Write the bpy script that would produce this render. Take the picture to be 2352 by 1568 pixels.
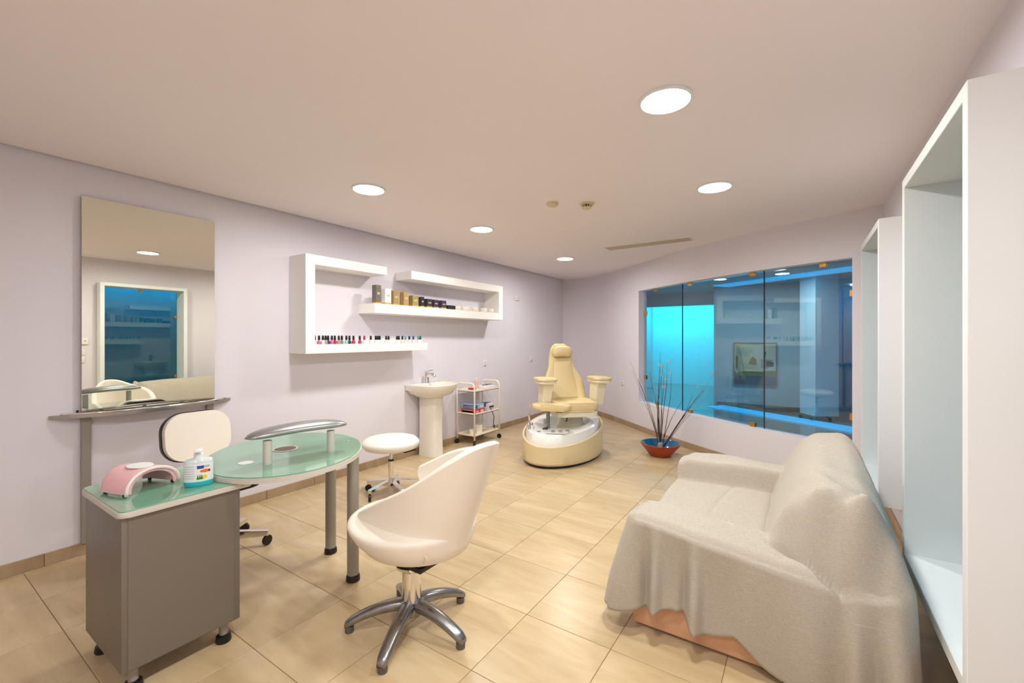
import bpy, bmesh, math, random
from mathutils import Vector, Matrix

# ------------------------------------------------------------------ reset
for o in list(bpy.data.objects):
    bpy.data.objects.remove(o, do_unlink=True)
SC = bpy.context.scene
COL = SC.collection
R = math.radians
random.seed(7)

# ------------------------------------------------------------------ camera, world, exposure
YAW = math.atan2(667, 1000.6)
cam_d = bpy.data.cameras.new('camera')
cam_d.sensor_fit = 'HORIZONTAL'
cam_d.sensor_width = 36.0
cam_d.lens = 36.0 * 1000.6 / 2352.0
cam_d.shift_y = -(784 - 776) / 2352.0
cam_d.clip_start = 0.02
cam = bpy.data.objects.new('camera', cam_d)
cam.location = (0, 0, 1.42)
cam.rotation_euler = (math.pi / 2, 0, YAW)
COL.objects.link(cam)
SC.camera = cam

W = bpy.data.worlds.new('world')
W.use_nodes = True
W.node_tree.nodes['Background'].inputs[0].default_value = (0.9, 0.93, 1.0, 1)
W.node_tree.nodes['Background'].inputs[1].default_value = 0.12
SC.world = W
vs = SC.view_settings
vs.view_transform = 'Standard'
vs.look = 'None'
vs.gamma = 1.0
vs.use_curve_mapping = False
vs.exposure = 0.0
LAMP = 187.0            # radiance of the ceiling lamp diffusers
LAMP_COL = (1.0, 1.01, 0.975)

# ------------------------------------------------------------------ materials
def srgb(r, g, b):
    def f(c):
        c /= 255.0
        return c / 12.92 if c <= 0.04045 else ((c + 0.055) / 1.055) ** 2.4
    return (f(r), f(g), f(b), 1.0)

MATS = {}
def mat(name, col, rough=0.5, metal=0.0, var=0.04, vscale=3.0, bump=0.0, bscale=60.0, coat=0.0, spec=0.5,
        emit=None, estr=0.0, trans=0.0, stretch=(1, 1, 1), sub=0.0):
    if name in MATS:
        return MATS[name]
    m = bpy.data.materials.new(name)
    m.use_nodes = True
    nt = m.node_tree
    b = nt.nodes['Principled BSDF']
    b.inputs['Roughness'].default_value = rough
    b.inputs['Metallic'].default_value = metal
    b.inputs['Coat Weight'].default_value = coat
    b.inputs['Specular IOR Level'].default_value = spec
    b.inputs['Transmission Weight'].default_value = trans
    tc = nt.nodes.new('ShaderNodeTexCoord')
    mp = nt.nodes.new('ShaderNodeMapping')
    mp.inputs['Scale'].default_value = stretch
    nt.links.new(tc.outputs['Object'], mp.inputs['Vector'])
    no = nt.nodes.new('ShaderNodeTexNoise')
    no.inputs['Scale'].default_value = vscale
    no.inputs['Detail'].default_value = 4
    nt.links.new(mp.outputs[0], no.inputs['Vector'])
    cr = nt.nodes.new('ShaderNodeValToRGB')
    cr.color_ramp.elements[0].position = 0.3
    cr.color_ramp.elements[1].position = 0.7
    cr.color_ramp.elements[0].color = tuple(max(0, c * (1 - var)) for c in col[:3]) + (1,)
    cr.color_ramp.elements[1].color = tuple(min(1, c * (1 + var)) for c in col[:3]) + (1,)
    nt.links.new(no.outputs['Fac'], cr.inputs[0])
    nt.links.new(cr.outputs[0], b.inputs['Base Color'])
    if bump:
        n2 = nt.nodes.new('ShaderNodeTexNoise')
        n2.inputs['Scale'].default_value = bscale
        nt.links.new(mp.outputs[0], n2.inputs['Vector'])
        bp = nt.nodes.new('ShaderNodeBump')
        bp.inputs['Strength'].default_value = bump
        bp.inputs['Distance'].default_value = 0.005
        nt.links.new(n2.outputs['Fac'], bp.inputs['Height'])
        nt.links.new(bp.outputs[0], b.inputs['Normal'])
    if emit:
        b.inputs['Emission Color'].default_value = tuple(emit[:3]) + (1,)
        b.inputs['Emission Strength'].default_value = estr
    MATS[name] = m
    return m

def glass_mat(name, tint, ior=1.5, boost=1.0, rough=0.0):
    m = bpy.data.materials.new(name)
    m.use_nodes = True
    nt = m.node_tree
    nt.nodes.clear()
    out = nt.nodes.new('ShaderNodeOutputMaterial')
    mix = nt.nodes.new('ShaderNodeMixShader')
    tr = nt.nodes.new('ShaderNodeBsdfTransparent')
    gl = nt.nodes.new('ShaderNodeBsdfGlossy')
    fr = nt.nodes.new('ShaderNodeLayerWeight')
    fr.inputs['Blend'].default_value = 0.5
    pw = nt.nodes.new('ShaderNodeMath'); pw.operation = 'POWER'
    pw.inputs[1].default_value = 4.0
    mu = nt.nodes.new('ShaderNodeMath'); mu.operation = 'MULTIPLY_ADD'
    mu.inputs[1].default_value = 0.9
    mu.inputs[2].default_value = 0.045 * boost
    mu.use_clamp = True
    tr.inputs[0].default_value = tint
    gl.inputs['Roughness'].default_value = rough
    nt.links.new(fr.outputs['Facing'], pw.inputs[0])
    nt.links.new(pw.outputs[0], mu.inputs[0])
    nt.links.new(mu.outputs[0], mix.inputs[0])
    nt.links.new(tr.outputs[0], mix.inputs[1])
    nt.links.new(gl.outputs[0], mix.inputs[2])
    nt.links.new(mix.outputs[0], out.inputs[0])
    MATS[name] = m
    return m

def tile_mat(name, c1, c2, c3, rough=0.28):
    m = bpy.data.materials.new(name)
    m.use_nodes = True
    nt = m.node_tree
    b = nt.nodes['Principled BSDF']
    b.inputs['Roughness'].default_value = rough
    b.inputs['Specular IOR Level'].default_value = 0.35
    tc = nt.nodes.new('ShaderNodeTexCoord')
    oi = nt.nodes.new('ShaderNodeObjectInfo')
    ad = nt.nodes.new('ShaderNodeVectorMath'); ad.operation = 'MULTIPLY_ADD'
    ad.inputs[1].default_value = (37, 19, 5)
    nt.links.new(oi.outputs['Random'], ad.inputs[0])
    nt.links.new(tc.outputs['Object'], ad.inputs[2])
    mp = nt.nodes.new('ShaderNodeMapping')
    mp.inputs['Rotation'].default_value = (0, 0, R(38))
    mp.inputs['Scale'].default_value = (1.1, 5.5, 1)
    nt.links.new(ad.outputs[0], mp.inputs['Vector'])
    no = nt.nodes.new('ShaderNodeTexNoise')
    no.inputs['Scale'].default_value = 1.6
    no.inputs['Detail'].default_value = 6
    no.inputs['Roughness'].default_value = 0.6
    no.inputs['Distortion'].default_value = 0.6
    nt.links.new(mp.outputs[0], no.inputs['Vector'])
    cr = nt.nodes.new('ShaderNodeValToRGB')
    e = cr.color_ramp.elements
    e[0].position = 0.3; e[0].color = c1
    e[1].position = 0.72; e[1].color = c3
    k = e.new(0.5); k.color = c2
    nt.links.new(no.outputs['Fac'], cr.inputs[0])
    hv = nt.nodes.new('ShaderNodeHueSaturation')
    mr = nt.nodes.new('ShaderNodeMapRange')
    mr.inputs['To Min'].default_value = 0.95
    mr.inputs['To Max'].default_value = 1.04
    nt.links.new(oi.outputs['Random'], mr.inputs[0])
    nt.links.new(mr.outputs[0], hv.inputs['Value'])
    nt.links.new(cr.outputs[0], hv.inputs['Color'])
    nt.links.new(hv.outputs[0], b.inputs['Base Color'])
    MATS[name] = m
    return m

def linen_mat(name, col):
    m = bpy.data.materials.new(name)
    m.use_nodes = True
    nt = m.node_tree
    b = nt.nodes['Principled BSDF']
    b.inputs['Roughness'].default_value = 0.9
    b.inputs['Specular IOR Level'].default_value = 0.15
    b.inputs['Sheen Weight'].default_value = 0.15
    uv = nt.nodes.new('ShaderNodeTexCoord')
    outs = []
    for sc in ((330, 330, 330), (90, 90, 420), (7, 7, 170)):
        mp = nt.nodes.new('ShaderNodeMapping'); mp.inputs['Scale'].default_value = sc
        no = nt.nodes.new('ShaderNodeTexNoise'); no.inputs['Scale'].default_value = 1.0
        no.inputs['Detail'].default_value = 3
        nt.links.new(uv.outputs['Object'], mp.inputs[0]); nt.links.new(mp.outputs[0], no.inputs['Vector'])
        outs.append(no.outputs['Fac'])
    a = nt.nodes.new('ShaderNodeMath'); a.operation = 'ADD'
    nt.links.new(outs[0], a.inputs[0]); nt.links.new(outs[1], a.inputs[1])
    h = nt.nodes.new('ShaderNodeMath'); h.operation = 'MULTIPLY'; h.inputs[1].default_value = 0.5
    nt.links.new(a.outputs[0], h.inputs[0])
    cr = nt.nodes.new('ShaderNodeValToRGB')
    e = cr.color_ramp.elements
    e[0].position = 0.36; e[0].color = tuple(c * 0.84 for c in col[:3]) + (1,)
    e[1].position = 0.64; e[1].color = tuple(min(1, c * 1.10) for c in col[:3]) + (1,)
    nt.links.new(h.outputs[0], cr.inputs[0])
    sl = nt.nodes.new('ShaderNodeValToRGB')
    s = sl.color_ramp.elements
    s[0].position = 0.66; s[0].color = (0, 0, 0, 1)
    s[1].position = 0.72; s[1].color = (1, 1, 1, 1)
    nt.links.new(outs[2], sl.inputs[0])
    mx = nt.nodes.new('ShaderNodeMix'); mx.data_type = 'RGBA'
    mm = nt.nodes.new('ShaderNodeMath'); mm.operation = 'MULTIPLY'; mm.inputs[1].default_value = 0.5
    nt.links.new(sl.outputs[0], mm.inputs[0])
    nt.links.new(mm.outputs[0], mx.inputs[0])
    nt.links.new(cr.outputs[0], mx.inputs[6])
    mx.inputs[7].default_value = tuple(min(1, c * 1.35) for c in col[:3]) + (1,)
    nt.links.new(mx.outputs[2], b.inputs['Base Color'])
    bp = nt.nodes.new('ShaderNodeBump'); bp.inputs['Strength'].default_value = 0.10
    bp.inputs['Distance'].default_value = 0.002
    nt.links.new(h.outputs[0], bp.inputs['Height'])
    nt.links.new(bp.outputs[0], b.inputs['Normal'])
    MATS[name] = m
    return m

wall_m = mat('lilac_plaster', srgb(228, 222, 229), 0.85, var=0.015, vscale=1.2, bump=0.08, bscale=160, spec=0.2)
ceil_m = mat('ceiling_paint', srgb(243, 234, 236), 0.9, var=0.012, vscale=0.8, spec=0.1)
white_m = mat('white_lacquer', srgb(233, 235, 234), 0.45, var=0.01)
shelf_m = mat('white_shelf_paint', srgb(247, 243, 238), 0.55, var=0.01)
tile_m = tile_mat('beige_tile', srgb(188, 162, 122), srgb(202, 177, 138), srgb(215, 193, 157))
grout_m = mat('grout', srgb(160, 132, 98), 0.9)
skirt_m = tile_mat('skirting_tile', srgb(160, 134, 106), srgb(172, 146, 116), srgb(184, 158, 128))
mirror_m = mat('mirror_silver', (0.80, 0.79, 0.69, 1), 0.0, 1.0, var=0.0)
steel_m = mat('satin_steel', srgb(176, 172, 166), 0.32, 0.9, var=0.03, vscale=20)
chrome_m = mat('chrome', (0.82, 0.80, 0.78, 1), 0.1, 1.0, var=0.0)
alu_m = mat('cast_aluminium', srgb(150, 150, 152), 0.27, 1.0, var=0.1, vscale=25)
greymetal_m = mat('grey_powder_coat', srgb(158, 152, 142), 0.45, 0.3, var=0.02)
cab_m = mat('silver_grey_laminate', srgb(124, 115, 105), 0.42, 0.25, var=0.04, vscale=300)
edge_m = mat('pale_grey_edging', srgb(205, 198, 188), 0.45, var=0.02)
greenglass_m = mat('sea_green_glass', srgb(122, 172, 146), 0.07, var=0.02, coat=0.6, spec=0.6)
greenedge_m = mat('green_glass_edge', srgb(150, 205, 180), 0.1, var=0.02)
black_m = mat('black_plastic', srgb(18, 17, 17), 0.4, var=0.1)
leather_m = mat('ivory_leatherette', srgb(246, 236, 222), 0.42, var=0.012, bump=0.05, bscale=300)
stoolseat_m = mat('white_vinyl', srgb(243, 237, 228), 0.38, var=0.012)
cream_m = mat('cream_vinyl', srgb(224, 200, 150), 0.45, var=0.03)
creamshell_m = mat('cream_plastic', srgb(228, 208, 164), 0.3, var=0.015, coat=0.2)
palecream_m = mat('pale_cream_plastic', srgb(238, 228, 202), 0.35, var=0.015)
acry_m = mat('white_acrylic', srgb(242, 240, 236), 0.15, var=0.01, coat=0.4)
ceramic_m = mat('white_ceramic', srgb(240, 232, 220), 0.12, var=0.01, coat=0.5)
trolley_m = mat('ivory_enamel', srgb(247, 234, 216), 0.35, var=0.01)
pink_m = mat('pink_plastic', srgb(238, 186, 190), 0.3, var=0.02)
palepink_m = mat('pale_pink_rim', srgb(238, 214, 208), 0.35, var=0.01)
silverpad_m = mat('silver_vinyl', srgb(164, 164, 164), 0.3, 0.75, var=0.03, vscale=8)
terra_m = mat('terracotta', srgb(168, 62, 26), 0.45, var=0.2, vscale=9)
blueglaze_m = mat('blue_glaze', srgb(18, 96, 140), 0.12, var=0.12, coat=0.6)
twig_m = mat('dark_twig', srgb(62, 42, 32), 0.8, var=0.3, vscale=30)
palewig_m = mat('pale_twig', srgb(150, 132, 118), 0.8, var=0.2, vscale=30)
blossom_m = mat('peach_blossom', srgb(236, 190, 150), 0.7, var=0.1)
linen_m = linen_mat('oatmeal_linen', srgb(183, 173, 159))
salmon_m = mat('salmon_upholstery', srgb(222, 172, 136), 0.75, var=0.06, vscale=8)
brass_m = mat('brass_clip', srgb(214, 160, 84), 0.28, 1.0, var=0.05)
gold_m = mat('gold_band', srgb(216, 172, 62), 0.35, 0.3, var=0.05)
pane_m = glass_mat('window_glass', (0.82, 0.93, 0.97, 1), 1.5, 1.9)
door_glass_m = glass_mat('blue_tinted_glass', (0.42, 0.86, 0.86, 1), 1.5, 1.8)
socket_m = mat('socket_white', srgb(240, 235, 230), 0.4, var=0.01)
grey_print_m = mat('grey_print', srgb(150, 150, 152), 0.6)
lens_m = mat('lamp_lens', (1, 1, 1, 1), 0.4, emit=LAMP_COL, estr=LAMP)
grille_m = mat('grille_paint', srgb(196, 178, 156), 0.6)
dark_m = mat('dark_recess', srgb(52, 44, 38), 0.8)
beigeplastic_m = mat('beige_plastic', srgb(216, 200, 166), 0.5)

# ------------------------------------------------------------------ object helpers
def link(name, me, m, parent=None, loc=None, smooth=False):
    o = bpy.data.objects.new(name, me)
    COL.objects.link(o)
    if m is not None and not me.materials:
        me.materials.append(m)
    if parent is not None:
        o.parent = parent
    if loc is not None:
        o.location = loc
    if smooth:
        for p in me.polygons:
            p.use_smooth = True
    return o

def tag(o, label=None, cat=None, group=None, kind=None):
    if label: o['label'] = label
    if cat: o['category'] = cat
    if group: o['group'] = group
    if kind: o['kind'] = kind
    return o

def thing(name, label, cat, loc=(0, 0, 0), rz=0.0, group=None):
    o = bpy.data.objects.new(name, None)
    o.empty_display_size = 0.05
    COL.objects.link(o)
    o.location = loc
    o.rotation_euler = (0, 0, rz)
    return tag(o, label, cat, group)

def copy_tree(o, parent=None):
    c = o.copy()
    COL.objects.link(c)
    c.parent = parent
    for ch in list(o.children):
        copy_tree(ch, c)
    return c

class B:
    """collects shapes in one bmesh, build() links them as one mesh object"""
    def __init__(s):
        s.bm = bmesh.new()
        s.smooth = False
    def _xf(s, vs_, M):
        if M is not None:
            for v in vs_:
                v.co = M @ v.co
    def box(s, x0, x1, y0, y1, z0, z1, bev=0.0, seg=2, M=None):
        r = bmesh.ops.create_cube(s.bm, size=1.0)
        vs_ = r['verts']
        for v in vs_:
            v.co = Vector(((x0 + x1) / 2 + v.co.x * (x1 - x0), (y0 + y1) / 2 + v.co.y * (y1 - y0), (z0 + z1) / 2 + v.co.z * (z1 - z0)))
        if bev > 0:
            es = list({e for v in vs_ for e in v.link_edges})
            r2 = bmesh.ops.bevel(s.bm, geom=es, offset=bev, segments=seg, profile=0.5, affect='EDGES', clamp_overlap=True)
            vs_ = list({v for f in r2['faces'] for v in f.verts} | {v for v in vs_ if v.is_valid})
        s._xf(vs_, M)
        return s
    def prism(s, pts, z0, z1, bev=0.0, seg=2, M=None):
        """outline pts (x, y), extruded z0..z1"""
        bot = [s.bm.verts.new((p[0], p[1], z0)) for p in pts]
        top = [s.bm.verts.new((p[0], p[1], z1)) for p in pts]
        n = len(pts)
        fb = s.bm.faces.new(list(reversed(bot)))
        ft = s.bm.faces.new(top)
        for i in range(n):
            s.bm.faces.new((bot[i], bot[(i + 1) % n], top[(i + 1) % n], top[i]))
        vs_ = bot + top
        if bev > 0:
            es = list(ft.edges) + list(fb.edges)
            r2 = bmesh.ops.bevel(s.bm, geom=es, offset=bev, segments=seg, profile=0.5, affect='EDGES', clamp_overlap=True)
            vs_ = list({v for f in r2['faces'] for v in f.verts} | {v for v in vs_ if v.is_valid})
        s._xf(vs_, M)
        return s
    def lathe(s, prof, n=32, c=(0, 0), M=None, sx=1.0, sy=1.0, close=False):
        """prof: list of (r, z)"""
        rings = []
        vs_ = []
        for r, z in prof:
            if r < 1e-5:
                v = s.bm.verts.new((c[0], c[1], z)); rings.append([v]); vs_.append(v)
            else:
                ring = [s.bm.verts.new((c[0] + sx * r * math.cos(2 * math.pi * i / n), c[1] + sy * r * math.sin(2 * math.pi * i / n), z)) for i in range(n)]
                rings.append(ring); vs_ += ring
        pairs = list(zip(rings, rings[1:]))
        if close:
            pairs.append((rings[-1], rings[0]))
        for a, b_ in pairs:
            for i in range(n):
                j = (i + 1) % n
                if len(a) == 1 and len(b_) == 1:
                    continue
                if len(a) == 1:
                    s.bm.faces.new((a[0], b_[j], b_[i]))
                elif len(b_) == 1:
                    s.bm.faces.new((a[i], a[j], b_[0]))
                else:
                    s.bm.faces.new((a[i], a[j], b_[j], b_[i]))
        s._xf(vs_, M)
        return s
    def cyl(s, r, z0, z1, c=(0, 0), n=24, M=None, bev=0.0):
        if bev:
            return s.lathe([(0, z0), (r - bev, z0), (r, z0 + bev), (r, z1 - bev), (r - bev, z1), (0, z1)], n, c, M)
        return s.lathe([(0, z0), (r, z0), (r, z1), (0, z1)], n, c, M)
    def tube(s, path, r, n=10, cap=True):
        """round tube along points; r a number or a list"""
        P = [Vector(p) for p in path]
        rr = r if isinstance(r, (list, tuple)) else [r] * len(P)
        rings = []
        up = Vector((0, 0, 1))
        prev = None
        for i, p in enumerate(P):
            t = (P[min(i + 1, len(P) - 1)] - P[max(i - 1, 0)]).normalized()
            if prev is None:
                a = up if abs(t.dot(up)) < 0.9 else Vector((1, 0, 0))
                u = t.cross(a).normalized()
            else:
                u = (prev - t * prev.dot(t)).normalized()
            prev = u
            w = t.cross(u)
            rings.append([s.bm.verts.new(p + (u * math.cos(2 * math.pi * k / n) + w * math.sin(2 * math.pi * k / n)) * rr[i]) for k in range(n)])
        for a, b_ in zip(rings, rings[1:]):
            for k in range(n):
                j = (k + 1) % n
                s.bm.faces.new((a[k], a[j], b_[j], b_[k]))
        if cap:
            s.bm.faces.new(list(reversed(rings[0])))
            s.bm.faces.new(rings[-1])
        return s
    def bar(s, path, w, h):
        """rectangular bar along points, w horizontal width, h vertical height, lists allowed"""
        P = [Vector(p) for p in path]
        ww = w if isinstance(w, (list, tuple)) else [w] * len(P)
        hh = h if isinstance(h, (list, tuple)) else [h] * len(P)
        rings = []
        for i, p in enumerate(P):
            t = (P[min(i + 1, len(P) - 1)] - P[max(i - 1, 0)]).normalized()
            sd = t.cross(Vector((0, 0, 1))).normalized()
            up = sd.cross(t).normalized()
            rings.append([s.bm.verts.new(p + sd * a * ww[i] / 2 + up * b_ * hh[i] / 2) for a, b_ in ((-1, -1), (1, -1), (1, 1), (-1, 1))])
        for a, b_ in zip(rings, rings[1:]):
            for k in range(4):
                j = (k + 1) % 4
                s.bm.faces.new((a[k], a[j], b_[j], b_[k]))
        s.bm.faces.new(list(reversed(rings[0])))
        s.bm.faces.new(rings[-1])
        return s
    def grid(s, rows, closed=False):
        """rows of points -> quads"""
        V = [[s.bm.verts.new(p) for p in row] for row in rows]
        for a, b_ in zip(V, V[1:]):
            n = len(a)
            for k in range(n if closed else n - 1):
                j = (k + 1) % n
                s.bm.faces.new((a[k], a[j], b_[j], b_[k]))
        return V
    def done(s, name, m, parent=None, loc=None, smooth=False, subsurf=0, bevel=0.0, rz=None):
        bmesh.ops.recalc_face_normals(s.bm, faces=s.bm.faces)
        me = bpy.data.meshes.new(name)
        s.bm.to_mesh(me)
        s.bm.free()
        o = link(name, me, m, parent, loc)
        if rz is not None:
            o.rotation_euler = (0, 0, rz)
        if smooth:
            for p in me.polygons:
                p.use_smooth = True
            if smooth == 'auto':
                me.set_sharp_from_angle(angle=R(35))
        if bevel:
            md = o.modifiers.new('bevel', 'BEVEL'); md.width = bevel; md.segments = 2; md.limit_method = 'ANGLE'
        if subsurf:
            md = o.modifiers.new('subsurf', 'SUBSURF'); md.levels = subsurf; md.render_levels = subsurf
        return o

def T(x=0, y=0, z=0, rx=0, ry=0, rz=0):
    return Matrix.Translation((x, y, z)) @ Matrix.Rotation(rz, 4, 'Z') @ Matrix.Rotation(ry, 4, 'Y') @ Matrix.Rotation(rx, 4, 'X')

def ell(cx, cy, a, b, ang=0.0, n=64):
    ca, sa = math.cos(ang), math.sin(ang)
    return [(cx + a * math.cos(t) * ca - b * math.sin(t) * sa, cy + a * math.cos(t) * sa + b * math.sin(t) * ca)
            for t in (2 * math.pi * i / n for i in range(n))]

def rrect(x0, x1, y0, y1, r, n=6):
    pts = []
    for cx, cy, a0 in ((x1 - r, y1 - r, 0), (x0 + r, y1 - r, 90), (x0 + r, y0 + r, 180), (x1 - r, y0 + r, 270)):
        for i in range(n + 1):
            a = R(a0 + 90 * i / n)
            pts.append((cx + r * math.cos(a), cy + r * math.sin(a)))
    return pts

# ================================================================== THE ROOM SHELL
XL, XR, YB = -3.93, 0.58, -1.6      # left wall, right wall, wall behind the camera
CZ = 2.56                           # ceiling height
CURVE = [(-3.93, 7.70), (-3.6, 7.69), (-3.3, 7.62), (-3.0, 7.46), (-2.575, 7.10), (-2.09, 6.66), (-1.7, 6.31), (-1.37, 6.03), (-1.1, 5.82),
         (-0.83, 5.62), (-0.577, 5.446), (-0.3, 5.285), (0.0, 5.125), (0.368, 4.95), (0.58, 4.86)]
def back_y(x):
    """plan curve of the back wall, Catmull-Rom through CURVE"""
    C = CURVE
    if x <= C[0][0]: return C[0][1]
    if x >= C[-1][0]: return C[-1][1]
    for i in range(len(C) - 1):
        if C[i][0] <= x <= C[i + 1][0]:
            p0 = C[max(i - 1, 0)]; p1 = C[i]; p2 = C[i + 1]; p3 = C[min(i + 2, len(C) - 1)]
            h = p2[0] - p1[0]; t = (x - p1[0]) / h
            m1 = (p2[1] - p0[1]) / (p2[0] - p0[0]) * h
            m2 = (p3[1] - p1[1]) / (p3[0] - p1[0]) * h
            return ((2 * t**3 - 3 * t**2 + 1) * p1[1] + (t**3 - 2 * t**2 + t) * m1 + (-2 * t**3 + 3 * t**2) * p2[1] + (t**3 - t**2) * m2)
    return C[-1][1]
def back_n(x):
    """unit normal pointing out of the room"""
    d = (back_y(x + .02) - back_y(x - .02)) / .04
    l = math.hypot(1, d)
    return (-d / l, 1 / l)
WT = 0.14                            # wall thickness

def struct(o):
    o['kind'] = 'structure'
    return o

# floor: grout bed and single tiles
floor = struct(B().prism([(XL - .05, YB - .05), (XR + .05, YB - .05), (XR + .05, 4.86)] +
                         [(x, back_y(x) + .03) for x in [XR - i * (XR - XL) / 40 for i in range(1, 40)]] + [(XL - .05, 7.73)], -0.12, -0.004).done('floor', grout_m))
TS = 0.4508
def clip_poly(poly, a, b, c):
    """keep a*x+b*y<=c"""
    out = []
    for i in range(len(poly)):
        p, q = poly[i], poly[(i + 1) % len(poly)]
        dp, dq = a * p[0] + b * p[1] - c, a * q[0] + b * q[1] - c
        if dp <= 0: out.append(p)
        if dp * dq < 0:
            t = dp / (dp - dq)
            out.append((p[0] + t * (q[0] - p[0]), p[1] + t * (q[1] - p[1])))
    return out
tile_mesh = None
i0 = math.floor((XL + 1.63) / TS); i1 = math.ceil((XR + 1.63) / TS)
for i in range(i0, i1):
    for j in range(-8, 14):
        x0 = -1.63 + i * TS; y0 = 1.905 + j * TS
        g = 0.0013
        if y0 + TS < YB or y0 > back_y(x0):
            continue
        cx, cy = x0 + TS / 2, y0 + TS / 2
        full = (x0 > XL and x0 + TS < XR and y0 > YB and y0 + TS < min(back_y(x0), back_y(x0 + TS)))
        if full and tile_mesh:
            o = bpy.data.objects.new('tile', tile_mesh); COL.objects.link(o); o.parent = floor; o.location = (cx, cy, 0)
            continue
        poly = [(x0 + g, y0 + g), (x0 + TS - g, y0 + g), (x0 + TS - g, y0 + TS - g), (x0 + g, y0 + TS - g)]
        if not full:
            poly = clip_poly(poly, -1, 0, -XL); poly = clip_poly(poly, 1, 0, XR); poly = clip_poly(poly, 0, -1, -YB)
            if len(poly) > 2:
                ya, yb = back_y(max(x0, XL)) + .01, back_y(min(x0 + TS, XR)) + .01
                xa, xb = max(x0, XL), min(x0 + TS, XR)
                dx, dy = xb - xa, yb - ya
                poly = clip_poly(poly, -dy, dx, -dy * xa + dx * ya)
            if len(poly) < 3:
                continue
        pl = [(p[0] - cx, p[1] - cy) for p in poly]
        o = B().prism(pl, -0.01, 0.0, bev=0.0012 if full else 0, seg=1).done('tile', tile_m, floor, (cx, cy, 0))
        if full:
            tile_mesh = o.data

# ceiling, walls
XG = XL + .035                       # shadow gap between the dropped ceiling and the left wall
cq = B().prism([(XG, YB), (XR, YB), (XR, 4.86)] + [(x, back_y(x)) for x in [XR - i * (XR - XG) / 40 for i in range(1, 40)]] + [(XG, 7.70)], CZ, CZ + .1)
cq.box(XL - .05, XG + .1, YB - .05, 7.75, CZ + .1, CZ + .13)
ceiling = struct(cq.done('ceiling', ceil_m))
struct(B().box(XL - WT, XL, YB - WT, 7.9, -.1, CZ + .1).done('wall_left', wall_m))
struct(B().box(XL - WT, XR + WT, YB - WT, YB, -.1, CZ + .1).done('wall_front', wall_m))

# right wall with two display openings (y range, z range)
BOXES = [(1.885, 2.93), (3.75, 4.80)]
BZ0, BZ1, FT = 0.305, 2.212, 0.048
bm_ = B()
ys = [YB] + [v for a, b in BOXES for v in (a - .002, b + .002)] + [4.90]
for k in range(0, len(ys) - 1):
    if k % 2 == 0:
        bm_.box(XR, XR + WT, ys[k], ys[k + 1], -.1, CZ + .1)
    else:
        bm_.box(XR, XR + WT, ys[k], ys[k + 1], -.1, BZ0 - .002).box(XR, XR + WT, ys[k], ys[k + 1], BZ1 + .002, CZ + .1)
struct(bm_.done('wall_right', wall_m))

# back wall: curved, with the glazed opening
WX0, WX1, WZ0, WZ1 = -2.10, 0.372, 0.444, 2.143
bm_ = B()
def wall_strip(bb, xs, z0, z1):
    rows = []
    inn = [(x, back_y(x)) for x in xs]
    out = [(x + back_n(x)[0] * WT, back_y(x) + back_n(x)[1] * WT) for x in xs]
    rows.append([(p[0], p[1], z0) for p in inn]); rows.append([(p[0], p[1], z1) for p in inn])
    rows.append([(p[0], p[1], z1) for p in out]); rows.append([(p[0], p[1], z0) for p in out]); rows.append(rows[0])
    V = bb.grid(rows)
    bb.bm.faces.new([V[k][0] for k in range(4)]); bb.bm.faces.new([V[k][-1] for k in range(3, -1, -1)])
def lin(a, b, n): return [a + (b - a) * i / n for i in range(n + 1)]
wall_strip(bm_, lin(XL, WX0, 22), -.1, CZ + .1)
wall_strip(bm_, lin(WX0, WX1, 26), -.1, WZ0)
wall_strip(bm_, lin(WX0, WX1, 26), WZ1, CZ + .1)
wall_strip(bm_, lin(WX1, XR, 4), -.1, CZ + .1)
bmesh.ops.remove_doubles(bm_.bm, verts=bm_.bm.verts, dist=0.0005)
struct(bm_.done('wall_back', wall_m, smooth='auto'))

# skirting tiles along left, back and right walls
bl = struct(B().box(XL, XL + .004, YB, 7.68, 0, .076).done('baseboard_left', grout_m))
y = 0.64 - 5 * TS
while y < 7.6:
    ye = min(y + TS, 7.66)
    if ye > YB:
        B().box(XL + .001, XL + .011, max(y, YB) + .0015, ye - .0015, 0, .08, bev=.0015, seg=1).done('skirting_tile', skirt_m, bl)
    y += TS
bb_ = struct(B().box(XL, XL + .006, 7.65, 7.69, 0, .02).done('baseboard_back', grout_m))
xs = []
x = XL + .012; acc = 0
seg = []
while x < XR - .01:
    x2 = x; L = 0; pts = [x]
    while L < TS and x2 < XR - .01:
        nx = min(x2 + .03, XR - .01)
        L += math.hypot(nx - x2, back_y(nx) - back_y(x2)); x2 = nx; pts.append(x2)
    q = B()
    rows = []
    off = lambda xx, d: (xx - back_n(xx)[0] * d, back_y(xx) - back_n(xx)[1] * d)
    pts[-1] -= .0012
    a = [off(p, .012) for p in pts]; b = [off(p, .0005) for p in pts]
    r0 = [(p[0], p[1], 0) for p in a]; r1 = [(p[0], p[1], .08) for p in a]; r2 = [(p[0], p[1], .08) for p in b]; r3 = [(p[0], p[1], 0) for p in b]
    V = q.grid([r0, r1, r2, r3])
    q.bm.faces.new([V[k][0] for k in range(4)]); q.bm.faces.new([V[k][-1] for k in range(3, -1, -1)])
    q.done('skirting_tile', skirt_m, bb_)
    x = x2
br = struct(B().box(XR - .004, XR, YB, 4.86, 0, .076).done('baseboard_right', grout_m))
y = 0.2
while y < 4.8:
    ye = min(y + TS, 4.84)
    B().box(XR - .011, XR - .001, y + .0015, ye - .0015, 0, .08, bev=.0015, seg=1).done('skirting_tile', skirt_m, br)
    y += TS

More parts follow.
